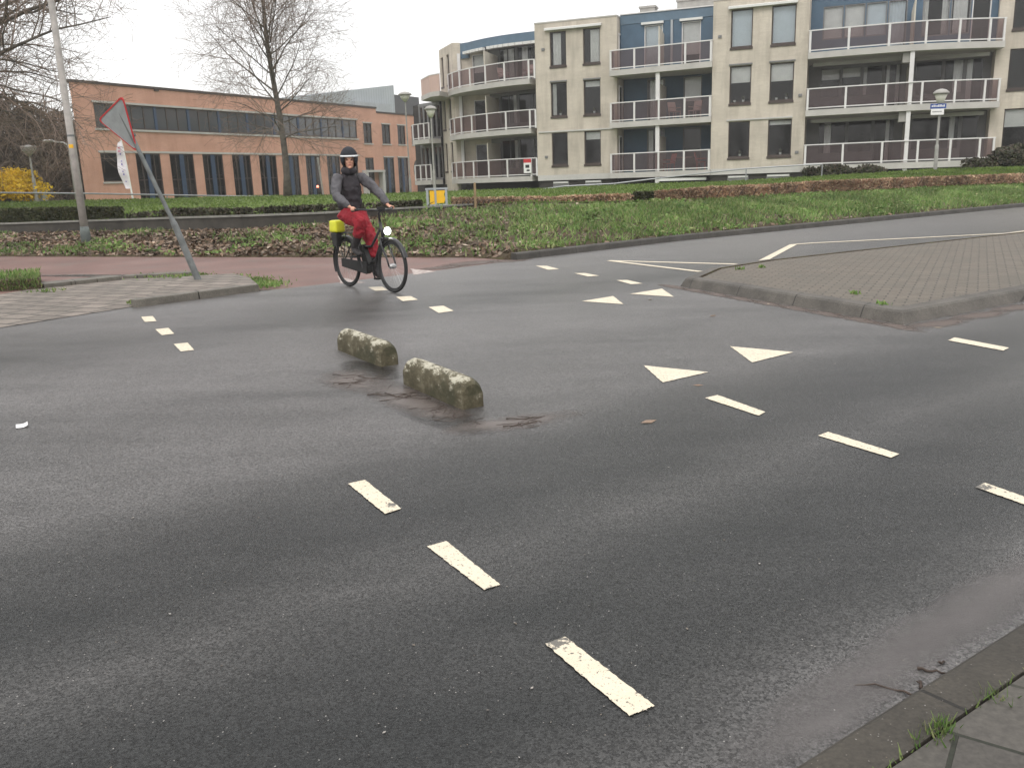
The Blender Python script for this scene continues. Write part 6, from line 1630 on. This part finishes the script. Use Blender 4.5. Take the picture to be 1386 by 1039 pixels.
# ------------------------------------------------------------------ cyclist
def skin_mesh(chains, level=2):
    """chains: list of [(point, radius)]; each grown with a Skin modifier; returns list of meshes"""
    out = []
    for ch in chains:
        me = bpy.data.meshes.new('tmp'); me.from_pydata([tuple(p) for p, r in ch], [(i, i+1) for i in range(len(ch)-1)], []); 
        o = bpy.data.objects.new('tmp', me); COL.objects.link(o)
        o.modifiers.new('s', 'SKIN'); sl = me.skin_vertices[0].data if me.skin_vertices else None
        for i, (p, r) in enumerate(ch):
            rr = r if isinstance(r, tuple) else (r, r); sl[i].radius = rr
        sl[0].use_root = True
        sd = o.modifiers.new('d', 'SUBSURF'); sd.levels = level; sd.render_levels = level
        dg = bpy.context.evaluated_depsgraph_get(); dg.update(); ev = o.evaluated_get(dg); res = bpy.data.meshes.new_from_object(ev); out.append(res); bpy.data.objects.remove(o)
    return out
def fuse(name, meshes, mat, parent, voxel=.008, smooth=4, extra=None, folds=0):
    bm = bmesh.new()
    for me in meshes: bm.from_mesh(me)
    if extra:
        t = extra.build('tmp', MAT['skin']); bm.from_mesh(t.data); bpy.data.objects.remove(t)
    me = bpy.data.meshes.new('tmp'); bm.to_mesh(me); bm.free()
    o = bpy.data.objects.new('tmp', me); COL.objects.link(o)
    r = o.modifiers.new('r', 'REMESH'); r.mode = 'VOXEL'; r.voxel_size = voxel
    s = o.modifiers.new('s', 'SMOOTH'); s.factor = .5; s.iterations = smooth
    if folds:
        tx = bpy.data.textures.new('folds', 'CLOUDS'); tx.noise_scale = .075; tx.noise_depth = 2
        dm = o.modifiers.new('f', 'DISPLACE'); dm.texture = tx; dm.strength = folds; dm.mid_level = .5; dm.texture_coords = 'LOCAL'
    dg = bpy.context.evaluated_depsgraph_get(); dg.update(); res = bpy.data.meshes.new_from_object(o.evaluated_get(dg)); bpy.data.objects.remove(o)
    res.materials.clear(); res.materials.append(mat); res.polygons.foreach_set('use_smooth', [True]*len(res.polygons)); res.name = name
    o = bpy.data.objects.new(name, res); COL.objects.link(o); o.parent = parent; return o
V = Vector
hip = V((-.37, -.02, 1.05)); waist = V((-.36, -.035, 1.22)); chest = V((-.30, -.06, 1.44)); neck = V((-.25, -.075, 1.60)); hd = V((-.19, -.085, 1.765))
shl, shr = V((-.25, .125, 1.53)), V((-.29, -.255, 1.53)); ell_, elr = V((-.06, .285, 1.31)), V((-.13, -.36, 1.28))
wrl, wrr = GL+V((-.075, .005, .035)), GR_+V((-.075, -.005, .035))
hpl, hpr = V((-.36, .085, 1.03)), V((-.36, -.11, 1.03))
anl, anr = V((LP.x-.06, .125, LP.z+.10)), V((RP.x-.06, -.125, RP.z+.10))
def knee(h, a, l1=.445, l2=.45):
    d = a-h; L = min(d.length, l1+l2-.01); u = d.normalized(); f = V((1, 0, 0)); f = (f-u*f.dot(u)).normalized(); k = (l1*l1-l2*l2+L*L)/(2*L); return h+u*k+f*math.sqrt(max(0, l1*l1-k*k))
knl, knr = knee(hpl, anl), knee(hpr, anr)
person = None
body = [[(hip, (.15, .13)), (waist, (.13, .10)), (chest, (.15, .11)), (V((-.27, -.07, 1.55)), (.09, .08)), (neck, .055), (V((-.22, -.08, 1.68)), .055)]]
for sh, el, wr in ((shl, ell_, wrl), (shr, elr, wrr)): body.append([(chest.lerp(sh, .6), .07), (sh, .058), (sh.lerp(el, .5), .048), (el, .04), (el.lerp(wr, .4), .038), (wr, .027)])
for hp, kn, an, pd in ((hpl, knl, anl, LP), (hpr, knr, anr, RP)): body.append([(hp, .085), (hp.lerp(kn, .5), .075), (kn, .055), (kn.lerp(an, .35), .053), (an, .038), (an+V((.07, 0, -.05)), .036), (an+V((.17, 0, -.07)), .028)])
# hands: palm on the grip, four curled fingers of different length and a thumb beneath
for g, s, wr in ((GL, 1, wrl), (GR_, -1, wrr)):
    pc = g+V((-.02, 0, .032)); body.append([(wr, (.026, .02)), (pc+V((-.03, 0, .004)), (.04, .018)), (pc+V((.01, -.002*s, 0)), (.042, .016))])
    for k, (dy, ln) in enumerate(((-.033, .95), (-.011, 1.05), (.012, 1.0), (.034, .8))):
        b = pc+V((.015, dy*s*1.0, .002)); 
        gdir = 1
        b = g+V((dy*1.0, 0, 0))+V((.0, 0, .028))
        o1 = b+V((0, s*.022*ln, .003)); o2 = o1+V((0, s*.012*ln, -.022)); o3 = o2+V((0, -s*.014*ln, -.018))
        body.append([(pc.lerp(b, .6), .012), (b, .0105), (o1, .0095), (o2, .009), (o3, .008)])
    body.append([(pc+V((-.005, -s*.02, -.004)), .014), (g+V((.02, -s*.028, .01)), .011), (g+V((.045, -s*.022, -.012)), .009)])
me = skin_mesh(body, 1)
HR = Matrix.Translation(hd) @ Matrix.Rotation(-.5, 4, 'Z') @ Matrix.Rotation(.06, 4, 'Y') @ Matrix.Scale(.93, 4) @ Matrix.Translation(-hd)
def turn(m):
    m.v = [tuple(HR @ Vector(v)) for v in m.v]; return m
face = MB()
face.ell(hd, (.095, .076, .122)); face.ell(hd+V((.02, 0, -.06)), (.072, .062, .07)); face.ell(hd+V((-.02, 0, .02)), (.1, .08, .1))
face.ell(hd+V((.098, 0, -.018)), (.018, .013, .026)); face.ell(hd+V((.09, 0, .0)), (.012, .01, .03)); face.ell(hd+V((.082, 0, -.105)), (.022, .025, .018))
face.ell(hd+V((.084, 0, .022)), (.016, .055, .012)); 
for s in (-1, 1): face.ell(hd+V((.068, .036*s, -.03)), (.025, .022, .022)); face.ell(hd+V((-.005, .08*s, -.012)), (.022, .012, .034))
person = fuse('person', me, M['skin'], None, .0075, 3, turn(face))
person.location = BC; person.rotation_euler = (0, 0, HEAD); tag(person, 'cyclist in a grey jacket, dark hood with white band and red trousers riding the bicycle', 'person')
for s in (-1, 1):
    m = MB(); m.ell(hd+V((.083, .033*s, .002)), (.011, .015, .009)); turn(m).build('eye', M['eye_dark'], person, smooth=True)
    m = MB(); m.ell(hd+V((.088, .034*s, .022)), (.008, .02, .005)); turn(m).build('eyebrow', M['eye_dark'], person, smooth=True)
m = MB(); m.ell(hd+V((.091, 0, -.068)), (.009, .027, .008)); turn(m).build('mouth', M['lip'], person, smooth=True)
# clothes
j = [[(hip+V((-.01, 0, .0)), (.19, .155)), (waist, (.185, .14)), (chest, (.195, .145)), (V((-.275, -.068, 1.555)), (.125, .105)), (V((-.25, -.075, 1.61)), (.085, .08))]]
fuse('jacket', skin_mesh(j, 2), M['jacket_dark'], person, .012, 3, folds=.05)
sl_ = []
for sh, el, wr in ((shl, ell_, wrl), (shr, elr, wrr)): sl_.append([(chest.lerp(sh, .55)+V((0, 0, .02)), .085), (sh+V((0, 0, .0)), .085), (sh.lerp(el, .5), .077), (el, .068), (el.lerp(wr, .5), .06), (el.lerp(wr, .93), .045)])
for c in sl_: fuse('sleeve', skin_mesh([c], 2), M['jacket_grey'], person, .011, 2, folds=.045)
tr = [[(hip+V((-.02, 0, .05)), (.165, .145)), (hip+V((0, 0, -.03)), (.17, .145))]]
for hp, kn, an in ((hpl, knl, anl), (hpr, knr, anr)): tr.append([(hp+V((-.02, 0, .05)), .125), (hp, .135), (hp.lerp(kn, .5), .118), (kn+V((0, 0, .0)), .096), (kn.lerp(an, .25), .09), (kn.lerp(an, .5), .075), (kn.lerp(an, .56), .06)])
fuse('trousers', skin_mesh(tr, 2), M['trouser_red'], person, .012, 2, folds=.06)
for kn, an in ((knl, anl), (knr, anr)):
    fuse('boot', skin_mesh([[(kn.lerp(an, .3), .068), (kn.lerp(an, .6), .062), (kn.lerp(an, .9), .052), (an, .052), (an+V((.08, 0, -.045)), (.05, .045)), (an+V((.19, 0, -.065)), (.042, .034))]], 2), M['boot_dark'], person, .01, 3)
# hood open at the face, scarf, white visor band
hm = MB(); n, k = 28, 14; vs = []
for i in range(k+1):
    th = math.pi*i/k
    for jx in range(n):
        ph = 2*math.pi*jx/n; q = V((.135*math.sin(th)*math.cos(ph)-.018, .118*math.sin(th)*math.sin(ph), .152*math.cos(th)+.025)); vs.append(hd+q)
fs = []
for i in range(k):
    for jx in range(n):
        j2 = (jx+1) % n; th = math.pi*(i+.5)/k; ph = 2*math.pi*(jx+.5)/n; cphi = math.cos(ph)
        y = abs(.118*math.sin(th)*math.sin(ph)); z = .152*math.cos(th)+.025
        if cphi > 0 and y < .078 and -.125 < z < .045: continue
        fs.append((i*n+jx, (i+1)*n+jx, (i+1)*n+j2, i*n+j2))
hm.add(vs, fs); ho = turn(hm).build('hood', M['hood_dark'], person, smooth=True); sd = ho.modifiers.new('t', 'SOLIDIFY'); sd.thickness = .012; sd.offset = 1
m = MB(); vs = []; n = 20
for i in range(n+1):
    a = -1.75+3.5*i/n
    for rr, z in ((1.02, .043), (1.06, .052), (1.03, .068), (1.0, .068), (1.0, .043)): vs.append(hd+V((.137*rr*math.cos(a)-.012+.012*math.cos(a), .122*rr*math.sin(a), z)))
m.add(vs, [(5*i+q, 5*i+(q+1) % 5, 5*i+5+(q+1) % 5, 5*i+5+q) for i in range(n) for q in range(5)]); turn(m).build('visor_band', M['visor_white'], person, smooth=True)
m = MB(); m.ell(V((-.24, -.078, 1.625)), (.11, .105, .075), 20, 12); m.build('scarf', M['jacket_dark'], person, smooth=True)
# ------------------------------------------------------------------ camera, overcast daylight
cam = bpy.data.cameras.new('camera'); co = bpy.data.objects.new('camera', cam); COL.objects.link(co)
m3 = Matrix(((_x[0], -_y[0] if False else 0, 0), (0, 0, 0), (0, 0, 0)))
# camera axes expressed in world: X = east, Y = north, Z = up
xc = Vector((_x[0], _y[0], -_d[0])); yc = Vector((_x[1], _y[1], -_d[1])); zc = Vector((_x[2], _y[2], -_d[2]))
mat = Matrix.Identity(4)
for r in range(3): mat[r][0] = xc[r]; mat[r][1] = -yc[r]; mat[r][2] = -zc[r]; mat[r][3] = (0, 0, H)[r]
co.matrix_world = mat
cam.sensor_width = 36; cam.sensor_fit = 'HORIZONTAL'; cam.lens = F_PX/1386*36; cam.clip_end = 4000; cam.clip_start = .05
sc.camera = co
w = bpy.data.worlds.new('World'); sc.world = w; w.use_nodes = True
N, L = w.node_tree.nodes, w.node_tree.links
bg = N['Background']; sky = N.new('ShaderNodeTexSky'); sky.sky_type = 'NISHITA'; sky.sun_disc = False; sky.sun_elevation = R(48); sky.sun_rotation = R(160); sky.dust_density = 3.0; sky.air_density = 1.0
bw = N.new('ShaderNodeRGBToBW'); L.new(sky.outputs[0], bw.inputs[0])
# an even cloud layer: sky brightness flattened and greyed, with soft cloud texture
tc = N.new('ShaderNodeTexCoord'); mp = N.new('ShaderNodeMapping'); mp.inputs['Scale'].default_value = (1, 1, 2.6); L.new(tc.outputs['Generated'], mp.inputs[0])
nz = N.new('ShaderNodeTexNoise'); nz.inputs['Scale'].default_value = 2.2; nz.inputs['Detail'].default_value = 6; L.new(mp.outputs[0], nz.inputs['Vector'])
rp = N.new('ShaderNodeValToRGB'); rp.color_ramp.elements[0].position = .3; rp.color_ramp.elements[0].color = (8.8, 8.7, 8.6, 1); rp.color_ramp.elements[1].position = .7; rp.color_ramp.elements[1].color = (10.8, 10.6, 10.4, 1); L.new(nz.outputs[0], rp.inputs[0])
mx = N.new('ShaderNodeMix'); mx.data_type = 'RGBA'; mx.inputs[0].default_value = .86; L.new(sky.outputs[0], mx.inputs[6]); L.new(rp.outputs[0], mx.inputs[7])
# brighter overhead than near the horizon, as under a closed cloud cover
sx = N.new('ShaderNodeSeparateXYZ'); L.new(tc.outputs['Generated'], sx.inputs[0])
gr_ = N.new('ShaderNodeValToRGB'); gr_.color_ramp.elements[0].position = .0; gr_.color_ramp.elements[0].color = (.86, .86, .86, 1); gr_.color_ramp.elements[1].position = .8; gr_.color_ramp.elements[1].color = (1.3, 1.3, 1.3, 1); L.new(sx.outputs[2], gr_.inputs[0])
ml = N.new('ShaderNodeMix'); ml.data_type = 'RGBA'; ml.blend_type = 'MULTIPLY'; ml.inputs[0].default_value = 1; L.new(mx.outputs[2], ml.inputs[6]); L.new(gr_.outputs[0], ml.inputs[7])
L.new(ml.outputs[2], bg.inputs[0]); bg.inputs[1].default_value = .12
sun = bpy.data.lights.new('sun', 'SUN'); sun.energy = 1.0; sun.angle = R(25); sun.color = (1, .97, .93); so = bpy.data.objects.new('sun', sun); COL.objects.link(so)
so.rotation_euler = (R(42), 0, R(-20))
sc.view_settings.view_transform = 'Standard'; sc.view_settings.look = 'None'; sc.view_settings.exposure = 0.35; sc.view_settings.gamma = 1.0; sc.view_settings.use_curve_mapping = False
sc.cycles.max_bounces = 8; sc.cycles.transparent_max_bounces = 24; sc.cycles.use_denoising = True
sc.cycles.sample_clamp_indirect = 6

# damp air that pales the far buildings
hm_ = bpy.data.materials.new('damp_air'); hm_.use_nodes = True; hn = hm_.node_tree; hn.nodes.remove(hn.nodes['Principled BSDF'])
pv = hn.nodes.new('ShaderNodeVolumePrincipled'); pv.inputs['Color'].default_value = (.95, .95, .94, 1); pv.inputs['Density'].default_value = .0009; pv.inputs['Anisotropy'].default_value = .2
hn.links.new(pv.outputs[0], hn.nodes['Material Output'].inputs['Volume'])
m = MB(); m.box(-450, 450, -190, 650, -1.05, 22); hz_ = m.build('haze', hm_); tag(hz_, kind='stuff')
